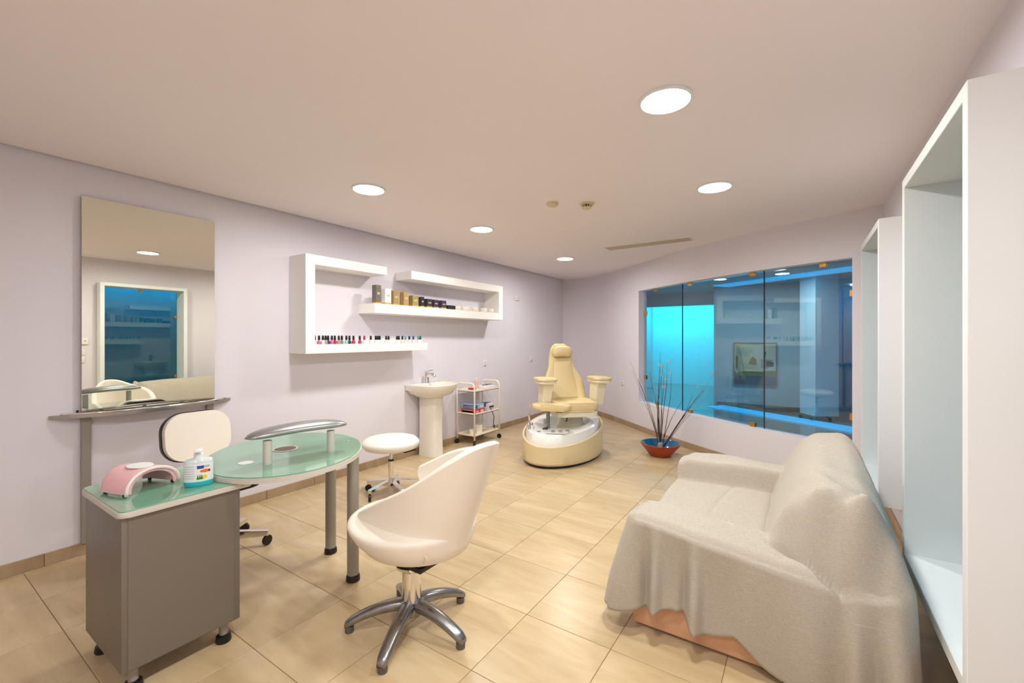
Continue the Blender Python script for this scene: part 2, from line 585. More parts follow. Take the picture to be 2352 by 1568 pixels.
# ---- glazed opening in the back wall: three flat panes, brass clips
win = struct(B().box(-2.07, -2.055, 6.742, 6.757, WZ0, WZ1).done('window_1', greymetal_m))
win['label'] = 'wide frameless interior window of three glass panes in the curved wall'
def outp(x, d):
    n = back_n(x)
    return Vector((x + n[0] * d, back_y(x) + n[1] * d, 0))
def pane_x(u):   # x on the wall curve seen along image column u is precomputed
    return u
PX = [WX0 + .02, -1.39, -0.385, WX1 - .005]
for k in range(3):
    a = outp(PX[k] + .003, .085); b = outp(PX[k + 1] - .003, .085)
    d = (b - a).normalized(); n = Vector((-d.y, d.x, 0))
    q = B()
    q.prism([(a.x, a.y), (b.x, b.y), (b.x + n.x * .008, b.y + n.y * .008), (a.x + n.x * .008, a.y + n.y * .008)], WZ0 + .003, WZ1 - .003)
    q.done('pane', pane_m, win)
for x in PX[1:3]:
    p = outp(x, .085); n = back_n(x)
    B().box(-.004, .004, -.002, .010, WZ0 + .002, WZ1 - .002, M=T(p.x, p.y, 0, rz=math.atan2(n[1], n[0]) - math.pi / 2)).done('silicone_joint', dark_m, win)
def clip_at(x, z, horiz=True):
    p = outp(x, .085); n = back_n(x)
    ang = math.atan2(n[1], n[0]) - math.pi / 2
    w, h = (.062, .042) if horiz else (.042, .062)
    B().box(-w / 2, w / 2, -.013, .02, -h / 2, h / 2, bev=.003, seg=1, M=T(p.x, p.y, z, rz=ang)).done('clip', brass_m, win)
for x in (-1.86, -1.27, -0.50, 0.13):
    clip_at(x, WZ1 - .022)
for x in (-1.83, -1.27, -0.50):
    clip_at(x, WZ0 + .022)
for z in (1.83, 0.70):
    clip_at(WX1 - .026, z, False)
for z in (1.80, 0.82):
    clip_at(WX0 + .045, z, False)

# ---- white portal boxes on the right wall, each with a glass back
XF = 0.42
for k, (a, b) in enumerate(BOXES):
    bx = thing('wall_display_frame', ['tall deep white box frame with glass back, right behind the draped sofa',
                                      'tall deep white box frame next to the glazed curved wall'][k], 'display frame', (XF, (a + b) / 2, BZ0), 0, 'white box frames on the wall')
    hw = (b - a) / 2; H_ = BZ1 - BZ0; D_ = XR + WT - XF
    B().box(0, D_, -hw, -hw + FT, 0, H_, bev=.002, seg=1).done('side_panel', white_m, bx)
    B().box(0, D_, hw - FT, hw, 0, H_, bev=.002, seg=1).done('side_panel', white_m, bx)
    B().box(0, D_, -hw + FT, hw - FT, 0, FT, bev=.002, seg=1).done('bottom_panel', white_m, bx)
    B().box(0, D_, -hw + FT, hw - FT, H_ - FT, H_, bev=.002, seg=1).done('top_panel', white_m, bx)
    B().box(D_ - .03, D_ - .02, -hw + FT + .002, hw - FT - .002, FT + .002, H_ - FT - .002).done('glass_pane', door_glass_m, bx)
    for (yy, zz) in ((0, H_ - FT - .02), (hw - FT - .02, H_ - .45), (hw - FT - .02, .5)):
        B().box(D_ - .045, D_ - .012, yy - .02, yy + .02, zz - .02, zz + .02, bev=.003, seg=1).done('clip', brass_m, bx)

# ================================================================== CEILING FIXTURES
LAMPS = [(-0.545, 2.14, 'round ceiling downlight above the draped sofa and the styling chair'),
         (-2.755, 2.16, 'round ceiling downlight above the office chair and the swivel stool'),
         (-2.785, 3.605, 'round ceiling downlight in front of the white wall shelves'),
         (-2.825, 5.608, 'round ceiling downlight in the far corner above the pedicure chair'),
         (-0.55, 3.572, 'round ceiling downlight between the glazed wall and the sofa'),
         (-0.545, 0.69, 'round ceiling downlight by the right wall, in front of the white box frame'),
         (-0.545, -0.80, 'round ceiling downlight added for fill close to the plain front wall')]  # last entry: unseen lamp added as fill light
for (x, y, lab) in LAMPS:
    t = thing('ceiling_downlight', lab, 'ceiling light', (x, y, CZ), 0, 'round ceiling downlights')
    B().lathe([(.111, 0), (.124, 0), (.124, -.007), (.119, -.013), (.112, -.013)], 40, close=True).done('trim_ring', white_m, t, smooth='auto')
    B().lathe([(.1105, -.001), (.1105, -.004), (.06, -.0055), (0, -.006)], 40).done('diffuser', lens_m, t, smooth=True)

t = thing('ceiling_vent_cover', 'small plain beige round cover on the ceiling beside the smoke detector', 'ceiling cover', (-1.756, 3.251, CZ))
B().lathe([(0, -.03), (.03, -.03), (.045, -.022), (.05, -.006), (.05, 0), (0, 0)], 28).done('cover', beigeplastic_m, t, smooth='auto')
t = thing('smoke_detector', 'beige smoke detector with dark vent slots on the ceiling', 'smoke detector', (-1.52, 3.424, CZ))
B().lathe([(0, -.014), (.058, -.014), (.062, -.008), (.062, 0), (0, 0)], 32).done('base', beigeplastic_m, t, smooth='auto')
B().lathe([(0, -.048), (.03, -.047), (.04, -.04), (.042, -.034), (0, -.034)], 28).done('sensor_cap', beigeplastic_m, t, smooth='auto')
B().cyl(.03, -.034, -.014, n=20).done('core', dark_m, t)
fin = B().box(.03, .042, -.003, .003, -.034, -.014).done('vent_fin', beigeplastic_m, t)
for k in range(1, 12):
    c = fin.copy(); COL.objects.link(c); c.parent = t; c.rotation_euler = (0, 0, k * math.pi / 6)

t = thing('ceiling_air_grille', 'long narrow beige slot grille in the ceiling near the glazed wall', 'air vent', (-1.565, 5.29, CZ), R(-.6))
grille_in = mat('grille_slot', srgb(150, 130, 104), .7)
B().box(-.515, .515, -.105, -.092, -.006, 0).box(-.515, .515, .092, .105, -.006, 0).box(-.515, -.502, -.092, .092, -.006, 0).box(.502, .515, -.092, .092, -.006, 0).done('grille_frame', white_m, t)
B().box(-.502, .502, -.092, .092, -.002, -.0005).done('slot', grille_in, t)
for k in range(6):
    B().box(-.502, .502, -.010, .010, -.001, .001, M=T(0, -.076 + k * .0304, -.006, rx=R(-20))).done('louvre', grille_m, t)

# ================================================================== LEFT WALL: MIRROR STATION
t = thing('wall_mirror', 'tall frameless rectangular wall mirror above a narrow metal ledge', 'mirror', (XL, 1.19, .93))
B().box(.006, .026, -.384, .384, .004, 1.415).done('backing', greymetal_m, t)
B().box(.026, .031, -.386, .386, .004, 1.417, bev=.0012, seg=1).done('mirror_glass', mirror_m, t)
t = thing('mirror_ledge', 'narrow pointed steel ledge on two uprights below the wall mirror', 'ledge', (XL, 1.18, 0))
lp = []
for i in range(25):
    f = -1 + 2 * i / 24
    lp.append((.16 * (1 - abs(f) ** 2.2) + .008, f * .52))
lp2 = lp + [(0.0, .52), (0.0, -.52)]
B().prism(lp2, .908, .93, bev=.002, seg=1).done('ledge_board', steel_m, t)
B().tube([(p[0] - .004, p[1] * .99, .935) for p in lp[1:-1]], .007, 8).done('front_rail', chrome_m, t, smooth=True)
for yy in (-.352, .366):
    B().box(0, .03, yy - .024, yy + .024, .078, .908, bev=.002, seg=1).done('upright', greymetal_m, t)
for yy in (-.26, -.03, .2, .38):
    B().cyl(.011, .93, .9345, (.10, yy), 12).done('stud', blueglaze_m, t)
B().box(0.0, .012, -.395, -.385, .93, .95).done('edge_clip', black_m, t)

# ================================================================== LEFT WALL: SHELVES
SD = 0.267
t = thing('bracket_shelf', 'white C-shaped box shelf holding a row of nail polish bottles', 'wall shelf', (XL, 2.198, 1.278))
B().box(0, SD, 0, .091, 0, .894, bev=.002, seg=1).done('upright_panel', shelf_m, t)
B().box(0, SD, .091, .909, .807, .894, bev=.002, seg=1).done('top_board', shelf_m, t)
B().box(0, SD, .091, 1.509, 0, .084, bev=.002, seg=1).done('bottom_board', shelf_m, t)
t = thing('bracket_shelf', 'white reversed-C box shelf holding boxed products and jars', 'wall shelf', (XL, 5.253, 1.68))
B().box(0, SD, -.1, 0, 0, .498, bev=.002, seg=1).done('upright_panel', shelf_m, t)
B().box(0, SD, -1.8, -.1, .405, .498, bev=.002, seg=1).done('top_board', shelf_m, t)
B().box(0, SD, -2.304, -.1, 0, .1, bev=.002, seg=1).done('bottom_board', shelf_m, t)

# boxed products: y0, y1, height, colour, label
ZB = 1.78
PR = [(3.000, 3.075, .198, (112, 104, 98), 'tallest dark grey carton with gold base on the white shelf'),
      (3.112, 3.205, .170, (248, 244, 236), 'white carton with gold base beside the tall grey carton'),
      (3.232, 3.318, .158, (164, 136, 92), 'olive brown carton standing right after the white carton'),
      (3.378, 3.462, .155, (176, 146, 102), 'tan brown carton between two olive brown cartons'),
      (3.500, 3.605, .128, (158, 138, 90), 'shorter olive brown carton beside the dark navy carton'),
      (3.655, 3.715, .124, (44, 40, 58), 'narrow dark navy carton beside the brown cartons'),
      (3.735, 3.835, .106, (50, 50, 66), 'wide dark blue-grey carton after the narrow navy carton'),
      (3.852, 3.945, .104, (58, 46, 72), 'dark purple carton next to the blue-grey carton'),
      (3.980, 4.080, .104, (66, 50, 82), 'dark purple carton next to the low black box')]
for (a, b, h, c, lab) in PR:
    t = thing('product_carton', lab, 'box', (XL + .185, (a + b) / 2, ZB), 0, 'cartons on the white shelf')
    w = (b - a) / 2 * .88
    B().box(-w, w, -w, w, .018, h, bev=.0015, seg=1).done('carton', mat('carton_%d_%d_%d' % c, srgb(*c), .45, var=.05, vscale=12), t)
    B().box(-w * 1.02, w * 1.02, -w * 1.02, w * 1.02, 0, .018).done('gold_base', gold_m, t)
    B().box(w, w + .0008, -w * .5, w * .5, h * .5, h * .62).done('printed_label', mat('gold_print', srgb(206, 186, 120), .4), t)
t = thing('product_carton', 'low black flat box on the white shelf', 'box', (XL + .185, 4.165, ZB), 0, 'cartons on the white shelf')
B().box(-.05, .05, -.072, .072, 0, .035, bev=.002, seg=1).done('box_base', mat('black_card', srgb(38, 34, 30), .4), t)
B().box(-.052, .052, -.074, .074, .032, .052, bev=.003, seg=1).done('lid', mat('black_card_lid', srgb(30, 28, 26), .35), t)
cream_jar = mat('cream_jar', srgb(240, 222, 206), .35)
for k, (yc, r_, h) in enumerate([(4.33, .05, .05), (4.50, .055, .055), (4.70, .05, .062), (4.90, .05, .06), (5.06, .045, .06)]):
    t = thing('cream_jar', 'pale cream jar right beside the low black flat box' if k == 0 else ('pale cream jar closest to the shelf upright' if k == 4 else 'small pale cream jar standing between other pale jars on the white shelf'), 'jar', (XL + .185, yc, ZB), 0, 'pale jars on the white shelf')
    B().lathe([(0, .008), (r_, .008), (r_, h * .6), (r_ * .96, h * .62), (0, h * .62)], 20).done('jar_body', cream_jar, t, smooth='auto')
    B().lathe([(0, h * .62), (r_ * .98, h * .63), (r_ * .98, h * .95), (r_ * .9, h), (0, h)], 20).done('lid', mat('jar_lid', srgb(248, 240, 230), .3), t, smooth='auto')
    B().cyl(r_ * 1.02, 0, .008, n=20).done('gold_foot', gold_m, t)

# nail polish bottles
ZP = 1.362
def polish(yc, capc, bodyc, lab, xo=0.205, clear=False, s=1.0):
    t = thing('nail_polish_bottle', lab, 'nail polish', (XL + xo, yc, ZP), 0, 'nail polish bottles on the lower shelf')
    bmn = 'polish_%d_%d_%d' % bodyc
    B().lathe([(0, 0), (.0145, 0), (.0175, .004), (.018, .018), (.0165, .029), (.011, .036), (.0075, .038), (.0075, .042), (0, .042)], 16).done(
        'bottle', mat(bmn, srgb(*bodyc), .12, var=.05, coat=.5), t, smooth='auto')
    B().lathe([(0, .041), (.0115, .041), (.0118, .045), (.0095, .079), (.008, .0815), (0, .082)], 14).done(
        'cap', mat('cap_%d_%d_%d' % capc, srgb(*capc), .3, var=.05), t, smooth='auto')
BK = (20, 18, 18)
CLR = (226, 218, 214)
POL = [(2.323, BK, (206, 190, 196), 'nail polish bottle with black cap and pale lilac lacquer, first beside the shelf upright'),
       (2.366, BK, (188, 116, 138), 'nail polish bottle with black cap and mauve pink lacquer'),
       (2.405, BK, (222, 214, 208), 'nail polish bottle with black cap and off-white lacquer'),
       (2.433, BK, (158, 150, 132), 'nail polish bottle with black cap and olive grey lacquer'),
       (2.459, BK, (44, 42, 128), 'nail polish bottle with black cap and deep blue lacquer'),
       (2.498, BK, (242, 96, 128), 'nail polish bottle with black cap and coral pink lacquer'),
       (2.530, BK, (158, 20, 52), 'nail polish bottle with black cap and dark red lacquer'),
       (2.573, BK, (178, 142, 134), 'nail polish bottle with black cap and rosy brown lacquer'),
       (2.606, BK, (140, 126, 112), 'nail polish bottle with black cap and taupe lacquer'),
       (2.657, BK, (138, 196, 182), 'nail polish bottle with black cap and mint green lacquer'),
       (2.692, BK, (24, 22, 26), 'nail polish bottle with black cap and black lacquer'),
       (2.738, BK, (222, 22, 40), 'nail polish bottle with black cap and bright red lacquer'),
       (2.812, BK, (188, 22, 92), 'nail polish bottle with black cap and magenta lacquer'),
       (2.867, (208, 20, 60), CLR, 'clear nail polish bottle with a crimson cap')]
for k, yy in enumerate((2.947, 3.010, 3.037, 3.062, 3.148, 3.181, 3.298, 3.326, 3.376, 3.480)):
    POL.append((yy, BK, CLR, 'clear nail polish bottle with a short black cap'))
POL += [(3.421, (54, 158, 150), CLR, 'clear nail polish bottle with teal cap between two black caps'),
        (3.540, (42, 54, 132), CLR, 'clear nail polish bottle with a blue cap'),
        (3.620, (54, 152, 134), CLR, 'clear nail polish bottle with green cap beside the last navy cap'),
        (3.652, (22, 74, 92), CLR, 'clear nail polish bottle with dark navy teal cap at the shelf end')]
for p in POL:
    polish(*p)

# ---- sockets on the walls
def socket(loc, rz, lab, double=False):
    t = thing('wall_socket', lab, 'socket', loc, rz)
    w = .075 if double else .042
    B().box(0, .009, -w, w, -.042, .042, bev=.004, seg=2).done('plate', socket_m, t, smooth='auto')
    for yy in ((-.036, .036) if double else (0,)):
        B().lathe([(.021, 0), (.023, 0), (.023, .003), (.021, .003)], 20, close=True, M=T(.0085, yy, .004, ry=R(90))).done('ring', mat('socket_ring', srgb(205, 196, 188), .5), t)
        B().cyl(.003, .0095, .011, (0, 0), 8, M=T(0, yy - .009, .004, ry=R(90))).cyl(.003, .0095, .011, (0, 0), 8, M=T(0, yy + .009, .004, ry=R(90))).done('pin_holes', dark_m, t)
    B().box(.009, .012, -w * .6, w * .6, -.04, -.034).done('lip', mat('socket_lip_grey', srgb(150, 138, 130), .5), t)  # darker strip along the plate's lower edge
socket((XL, 5.16, 1.05), 0, 'small white socket on the lilac wall above the trolley')
socket((XL, 6.50, 1.06), 0, 'small white socket on the lilac wall near the far corner')
socket((XL, 6.04, 2.075), 0, 'wide double white socket high on the lilac wall beside the shelf', True)
xs_ = -2.47; n_ = back_n(xs_)
socket((xs_, back_y(xs_), .68), math.atan2(-n_[1], -n_[0]), 'small white socket on the curved wall beside the glazing')
socket((XR, 1.70, .62), math.pi, 'white socket on the wall beside the box frame, seen in the mirror')
def switch(z, lab, intercom=False):
    t = thing('wall_switch', lab, 'switch', (XR, 1.72, z), math.pi)
    if intercom:
        B().box(0, .02, -.075, .075, -.04, .04, bev=.004, seg=1).done('housing', socket_m, t)
        B().cyl(.008, .02, .023, n=10, M=T(0, -.04, .01, ry=R(90))).done('button', grey_print_m, t)
    else:
        B().box(0, .009, -.042, .042, -.042, .042, bev=.004, seg=1).done('plate', socket_m, t)
        B().box(.009, .013, -.03, .03, -.03, .03, bev=.002, seg=1, M=T(0, 0, 0, ry=R(3))).done('rocker', white_m, t)
switch(1.37, 'wide white control panel on the wall, topmost of the three seen in the mirror', True)
switch(1.22, 'white light switch between control panel and lower switch, seen in the mirror')
switch(1.11, 'white light switch, lowest of three controls seen in the mirror')

# ================================================================== WASH BASIN
SY = 3.885
t = thing('pedestal_washbasin', 'white ceramic pedestal washbasin with chrome tap on the lilac wall', 'washbasin', (XL, SY, 0))
def basin_outline(sc, x_in=0.0, n=28):
    pts = []
    for i in range(n + 1):
        a = -math.pi / 2 + math.pi * i / n
        ca, sa = math.cos(a), math.sin(a)
        px = .11 + .345 * sc * (abs(ca) ** .72)
        py = .292 * sc * (1 if sa > 0 else -1) * (abs(sa) ** .8)
        pts.append((px, py))
    return pts
q = B()
rows = []
levels = [(.30, .70, .20), (.60, .71, .16), (.84, .752, .06), (.985, .818, .01), (1.0, .858, 0.0), (.985, .866, .006), (.90, .866, .03), (.86, .85, .05), (.74, .80, .10), (.45, .772, .17), (.1, .766, .21)]
for sc, z, xo in levels:
    o_ = [(min(p[0], .455), p[1], z) for p in basin_outline(sc)]
    back = max(0.002, xo)
    row = o_ + [(back, o_[-1][1] * .98, z), (back, 0, z), (back, o_[0][1] * .98, z)]
    rows.append(row)
V = q.grid(rows, closed=True)
q.bm.faces.new(V[-1]); q.bm.faces.new(list(reversed(V[0])))
q.done('basin', ceramic_m, t, smooth='auto')
B().box(.003, .115, -.285, .285, .795, .868, bev=.008, seg=2).done('tap_ledge', ceramic_m, t, smooth='auto')
q = B()
rows = []
for z, w, d in [(0, .115, .30), (.03, .112, .295), (.3, .104, .285), (.62, .106, .29), (.715, .110, .298)]:
    row = []
    for i in range(21):
        a = -math.pi / 2 + math.pi * i / 20
        row.append((.12 + (d - .12) * abs(math.cos(a)) ** .6, w * (1 if math.sin(a) > 0 else -1) * abs(math.sin(a)) ** .6, z))
    row += [(.06, w, z), (.06, -w, z)]
    rows.append(row)
V = q.grid(rows, closed=True)
q.bm.faces.new(V[-1]); q.bm.faces.new(list(reversed(V[0])))
q.done('pedestal', ceramic_m, t, smooth='auto')
tp = B()
tp.lathe([(0, .868), (.036, .868), (.036, .878), (.031, .89), (.028, .97), (.031, .99), (0, .996)], 18, c=(.075, 0))
tp.tube([(.075, 0, .945), (.12, 0, .975), (.175, 0, .978), (.205, 0, .962), (.213, 0, .938)], [.022, .021, .02, .018, .016], 12)
tap = tp.done('tap', chrome_m, t, smooth='auto')
B().box(-.02, .10, -.02, .02, 0, .015, bev=.005, seg=2, M=T(.075, 0, 1.0, ry=R(-14))).done('lever', chrome_m, tap, smooth='auto')
B().lathe([(0, 0), (.018, 0), (.016, .003), (0, .004)], 14, c=(.24, 0), M=T(0, 0, .7705)).done('drain', chrome_m, t)

# ================================================================== TROLLEY
TX0, TX1, TY0, TY1 = -3.885, -3.585, 4.49, 5.05
t = thing('salon_trolley', 'cream metal three-shelf trolley on black casters beside the washbasin', 'trolley', ((TX0 + TX1) / 2, (TY0 + TY1) / 2, 0))
hx, hy = .15, .28
for (sy, hh) in ((-1, .815), (1, .815)):
    yy = sy * hy
    path = [(-hx, yy, .07), (-hx, yy, .72)]
    for i in range(1, 7):
        a = math.pi / 2 * i / 6
        path.append((-hx + .06 * (1 - math.cos(a)), yy, .755 + .06 * math.sin(a)))
    for i in range(0, 7):
        a = math.pi / 2 * (1 - i / 6)
        path.append((hx - .06 * (1 - math.cos(a)), yy, .755 + .06 * math.sin(a)))
    path += [(hx, yy, .72), (hx, yy, .07)]
    B().tube(path, .0115, 10).done('side_frame', trolley_m, t, smooth=True)
for z in (.115, .40, .705):
    sh = B().box(-hx, hx, -hy, hy, z, z + .006).done('shelf', trolley_m, t)
    rl = B().box(-hx, -hx + .004, -hy, hy, z, z + .026).box(hx - .004, hx, -hy, hy, z, z + .026).box(-hx, hx, -hy, -hy + .004, z, z + .026).box(-hx, hx, hy - .004, hy, z, z + .026)
    rl.done('rim', trolley_m, sh)
def caster(parent, x, y, r=.032, w=.022, stem=True, rz=0.0):
    c = B().cyl(r, -w / 2, w / 2, n=18, bev=.004, M=T(x, y, r, rz=rz) @ Matrix.Rotation(R(90), 4, 'X')).done('caster', black_m, parent, smooth='auto')
    return c
for sx in (-1, 1):
    for sy in (-1, 1):
        caster(t, sx * hx, sy * hy, rz=random.uniform(0, 3))
# things on the trolley
def carton(name, lab, x0, x1, y0, y1, z0, h, c, rz=0, cat='box', stripe=None):
    tt = thing(name, lab, cat, ((x0 + x1) / 2, (y0 + y1) / 2, z0), rz)
    a, b = (x1 - x0) / 2, (y1 - y0) / 2
    B().box(-a, a, -b, b, 0, h, bev=.002, seg=1).done('carton', mat(name + '_%d_%d_%d' % c, srgb(*c), .5, var=.04, vscale=20), tt)
    if stripe:
        for (sy0, sy1, sz0, sz1, sc) in stripe:
            B().box(a, a + .0008, b * sy0, b * sy1, h * sz0, h * sz1).box(-a * .8, a * .8, -b - .0008, -b, h * sz0, h * sz1).done('print_panel', mat('print_%d_%d_%d' % sc, srgb(*sc), .5), tt)
    return tt
zt = .406
carton('glove_box', 'red carton at the bottom of the stack on the middle trolley shelf', -3.84, -3.615, 4.52, 4.75, zt, .062, (206, 28, 48), stripe=[(-.7, -.1, .3, .7, (236, 170, 176)), (.2, .8, .2, .8, (240, 200, 200))])
carton('glove_box', 'light blue carton lying on the red carton in the trolley', -3.84, -3.62, 4.53, 4.745, zt + .0625, .062, (150, 186, 206), R(1), stripe=[(-.8, -.4, .1, .9, (64, 84, 150)), (.1, .8, .2, .7, (206, 222, 226))])
t2 = thing('electric_file', 'white and purple device with dark dials on the middle trolley shelf', 'nail file machine', (-3.70, 4.925, zt))
B().box(-.07, .07, -.06, .06, 0, .1, bev=.012, seg=2).done('housing', mat('device_white', srgb(214, 208, 214), .35), t2, smooth='auto')
B().box(-.074, .02, -.064, .064, .05, .106, bev=.01, seg=2).done('top_shell', mat('device_purple', srgb(104, 98, 160), .35), t2, smooth='auto')
for k, yy in enumerate((-.04, -.005, .03)):
    B().cyl(.012, .07, .08, n=14, M=T(0, yy, .055, ry=R(90))).done('dial', black_m, t2, smooth='auto')
cordp = [(-3.625, 4.90, .44), (-3.60, 4.90, .40), (-3.567, 4.90, .33), (-3.57, 4.895, .27), (-3.575, 4.903, .22), (-3.57, 4.89, .18), (-3.568, 4.915, .165), (-3.57, 4.92, .19), (-3.572, 4.905, .215)]
B().tube(cordp, .006, 8).done('power_cord', mat('cord_grey', srgb(74, 62, 70), .5), t2, smooth=True).matrix_parent_inverse = Matrix.Translation((3.70, -4.925, -zt))
t2 = thing('paper_roll', 'low white cup on the lowest trolley shelf', 'cup', (-3.68, 4.555, .121))
B().lathe([(0, 0), (.035, 0), (.037, .075), (.033, .075), (.031, .006), (0, .006)], 20).done('cup', trolley_m, t2, smooth='auto')
t2 = thing('tissue_roll', 'white paper roll standing on the lowest trolley shelf', 'paper roll', (-3.70, 4.72, .121))
B().lathe([(.02, 0), (.055, 0), (.055, .12), (.02, .12)], 24, close=True).done('roll', mat('paper_white', srgb(240, 230, 218), .9), t2, smooth='auto')
zt = .711
t2 = thing('cosmetic_tray', 'flat pale tray with red tubes on the top trolley shelf', 'tray', (-3.73, 4.60, zt))
B().box(-.11, .11, -.075, .075, 0, .012, bev=.004, seg=1).done('tray', mat('tray_cream', srgb(236, 222, 200), .4), t2)
for k in range(3):
    B().tube([(.0 + .03 * k - .02, -.03, .026), (.0 + .03 * k - .01, .035, .026)], [.013, .010], 10).done('tube', mat('red_tube', srgb(206, 50, 66), .35), t2, smooth=True)
t2 = thing('tall_bottle', 'slim pink bottle standing on the top trolley shelf', 'bottle', (-3.80, 4.80, zt))
B().lathe([(0, 0), (.026, 0), (.027, .005), (.027, .11), (.018, .12), (0, .12)], 18).done('bottle', mat('pink_lotion', srgb(226, 188, 180), .3), t2, smooth='auto')
B().cyl(.016, .12, .155, n=14, bev=.003).done('cap', mat('pale_cap', srgb(240, 226, 220), .3), t2, smooth='auto')
t2 = thing('tool_tray', 'white tray with dark manicure tools on the top trolley shelf', 'tray', (-3.72, 4.93, zt))
B().box(-.1, .1, -.09, .09, 0, .04, bev=.006, seg=1).done('tray', mat('tray_white', srgb(236, 228, 232), .4), t2)
for k, (yy, an) in enumerate(((-.04, 20), (.0, -30), (.035, 40), (.05, 5))):
    B().tube([(-.04, 0, 0), (.05, 0, .01)], [.005, .003], 8).done('tool', mat('tool_dark', srgb(58, 44, 76), .3, .4), t2, (0.0, yy, .046), smooth=True, rz=R(an))

# ================================================================== STAR BASE + CASTERS (shared by stool and office chair)
def star_base(t, Rr, rot, wheel_r=.03, leg_m=chrome_m, n=5):
    B().cyl(.034, .06, .14, n=20, bev=.004).done('hub', leg_m, t, smooth='auto')
    for k in range(n):
        a = rot + 2 * math.pi * k / n
        ca, sa = math.cos(a), math.sin(a)
        lg = B().bar([(ca * .02, sa * .02, .105), (ca * Rr * .6, sa * Rr * .6, .092), (ca * Rr * 1.03, sa * Rr * 1.03, .082)], [.046, .042, .034], [.05, .044, .034])
        lg.done('base_leg', leg_m, t, bevel=.004)
        c = caster(t, ca * Rr, sa * Rr, wheel_r, .024, rz=a + R(50 + 35 * k))
        c2 = B().cyl(.006, wheel_r * 1.2, .08, (ca * Rr, sa * Rr), 8).done('caster_stem', black_m, c)

# stool
t = thing('swivel_stool', 'white round swivel stool on a chrome five-star caster base', 'stool', (-3.13, 2.70, 0))
star_base(t, .235, math.atan2(2.443 - 2.685, -3.149 + 3.107) + R(10))
B().cyl(.024, .13, .30, n=18).done('lower_column', chrome_m, t, smooth='auto')
B().cyl(.028, .298, .312, n=18, bev=.003).done('collar', black_m, t, smooth='auto')
B().cyl(.014, .31, .404, n=14).done('piston', chrome_m, t, smooth='auto')
B().cyl(.02, .39, .406, n=14).done('piston_cap', black_m, t, smooth='auto')
B().lathe([(0, .405), (.18, .407), (.23, .422), (.252, .448), (.256, .472), (.245, .487), (.238, .492), (.228, .503), (.18, .515), (.08, .519), (0, .52)], 48).done('seat', stoolseat_m, t, smooth=True)
B().bar([(.05, .02, .396), (.12, .07, .388), (.19, .13, .402)], [.03, .05, .02], [.012, .02, .008]).done('height_lever', black_m, t)

# office chair behind the desk
OX, OY = -3.24, 1.33
t = thing('office_chair', 'small white office chair with black-edged backrest between desk and mirror', 'office chair', (OX, OY, 0), R(0))
star_base(t, .29, math.atan2(1.60 - OY, -3.03 - OX), .034)
B().cyl(.026, .13, .30, n=18).done('lower_column', chrome_m, t, smooth='auto')
B().cyl(.016, .30, .43, n=14).done('piston', chrome_m, t, smooth='auto')
B().prism(rrect(-.19, .21, -.21, .21, .11), .43, .445).done('seat_shell', black_m, t)
B().prism(rrect(-.195, .215, -.215, .215, .115, 8), .445, .52, bev=.025, seg=4).done('seat', leather_m, t, smooth='auto')
B().bar([(-.05, 0, .43), (-.19, 0, .435), (-.225, 0, .50), (-.205, 0, .75)], .05, .012).done('back_bar', black_m, t)
Mb = T(-.16, -.065, .765, ry=R(-8)) @ Matrix.Rotation(R(90), 4, 'Z') @ Matrix.Rotation(R(90), 4, 'X')
B().prism(rrect(-.196, .196, -.163, .163, .125, 10), -.035, .0, bev=.008, seg=2, M=Mb).done('backrest_shell', black_m, t, smooth='auto')
B().prism(rrect(-.19, .19, -.157, .157, .12, 10), -.002, .05, bev=.022, seg=4, M=Mb).done('backrest', leather_m, t, smooth='auto')

# ================================================================== MANICURE DESK
CX0, CX1, CY0, CY1 = -2.69, -2.21, .568, 1.0
t = thing('manicure_desk', 'manicure desk with grey cabinet and overlapping round green glass top', 'desk', ((CX0 + CX1) / 2, (CY0 + CY1) / 2, 0))
ox, oy = (CX0 + CX1) / 2, (CY0 + CY1) / 2
ax, ay = (CX1 - CX0) / 2, (CY1 - CY0) / 2
B().box(-ax, ax, -ay, ay, .10, .715, bev=.004, seg=2).done('cabinet', cab_m, t, smooth='auto')
B().box(ax - .001, ax + .003, -ay + .02, ay - .028, .105, .71, bev=.001, seg=1).done('side_panel', cab_m, t)
for sx in (-1, 1):
    for sy in (-1, 1):
        lg = B().cyl(.018, .03, .10, (sx * (ax - .05), sy * (ay - .05)), 16).done('foot', greymetal_m, t, smooth='auto')
        B().lathe([(0, 0), (.03, 0), (.033, .008), (.03, .03), (.02, .036), (0, .036)], 18, c=(sx * (ax - .05), sy * (ay - .05))).done('rubber_foot', black_m, lg, smooth='auto')
tp_ = B().prism(rrect(-ax - .028, ax + .02, -ay - .012, ay + .02, .03), .716, .738, bev=.004, seg=2).done('cabinet_top', edge_m, t, smooth='auto')
B().prism(rrect(-ax - .022, ax + .014, -ay - .006, ay + .014, .026), .738, .744, bev=.0015, seg=1).done('glass_sheet', greenglass_m, tp_, smooth='auto')
ea = math.atan2(.598, -.80)
ec = (-2.45 - ox, 1.364 - oy)
tp_ = B().prism(ell(ec[0], ec[1], .496, .40, ea, 80), .7455, .769, bev=.005, seg=2).done('round_top', edge_m, t, smooth='auto')
gs = B().prism(ell(ec[0], ec[1], .490, .394, ea, 80), .769, .775, bev=.0018, seg=1).done('glass_sheet', greenglass_m, tp_, smooth='auto')
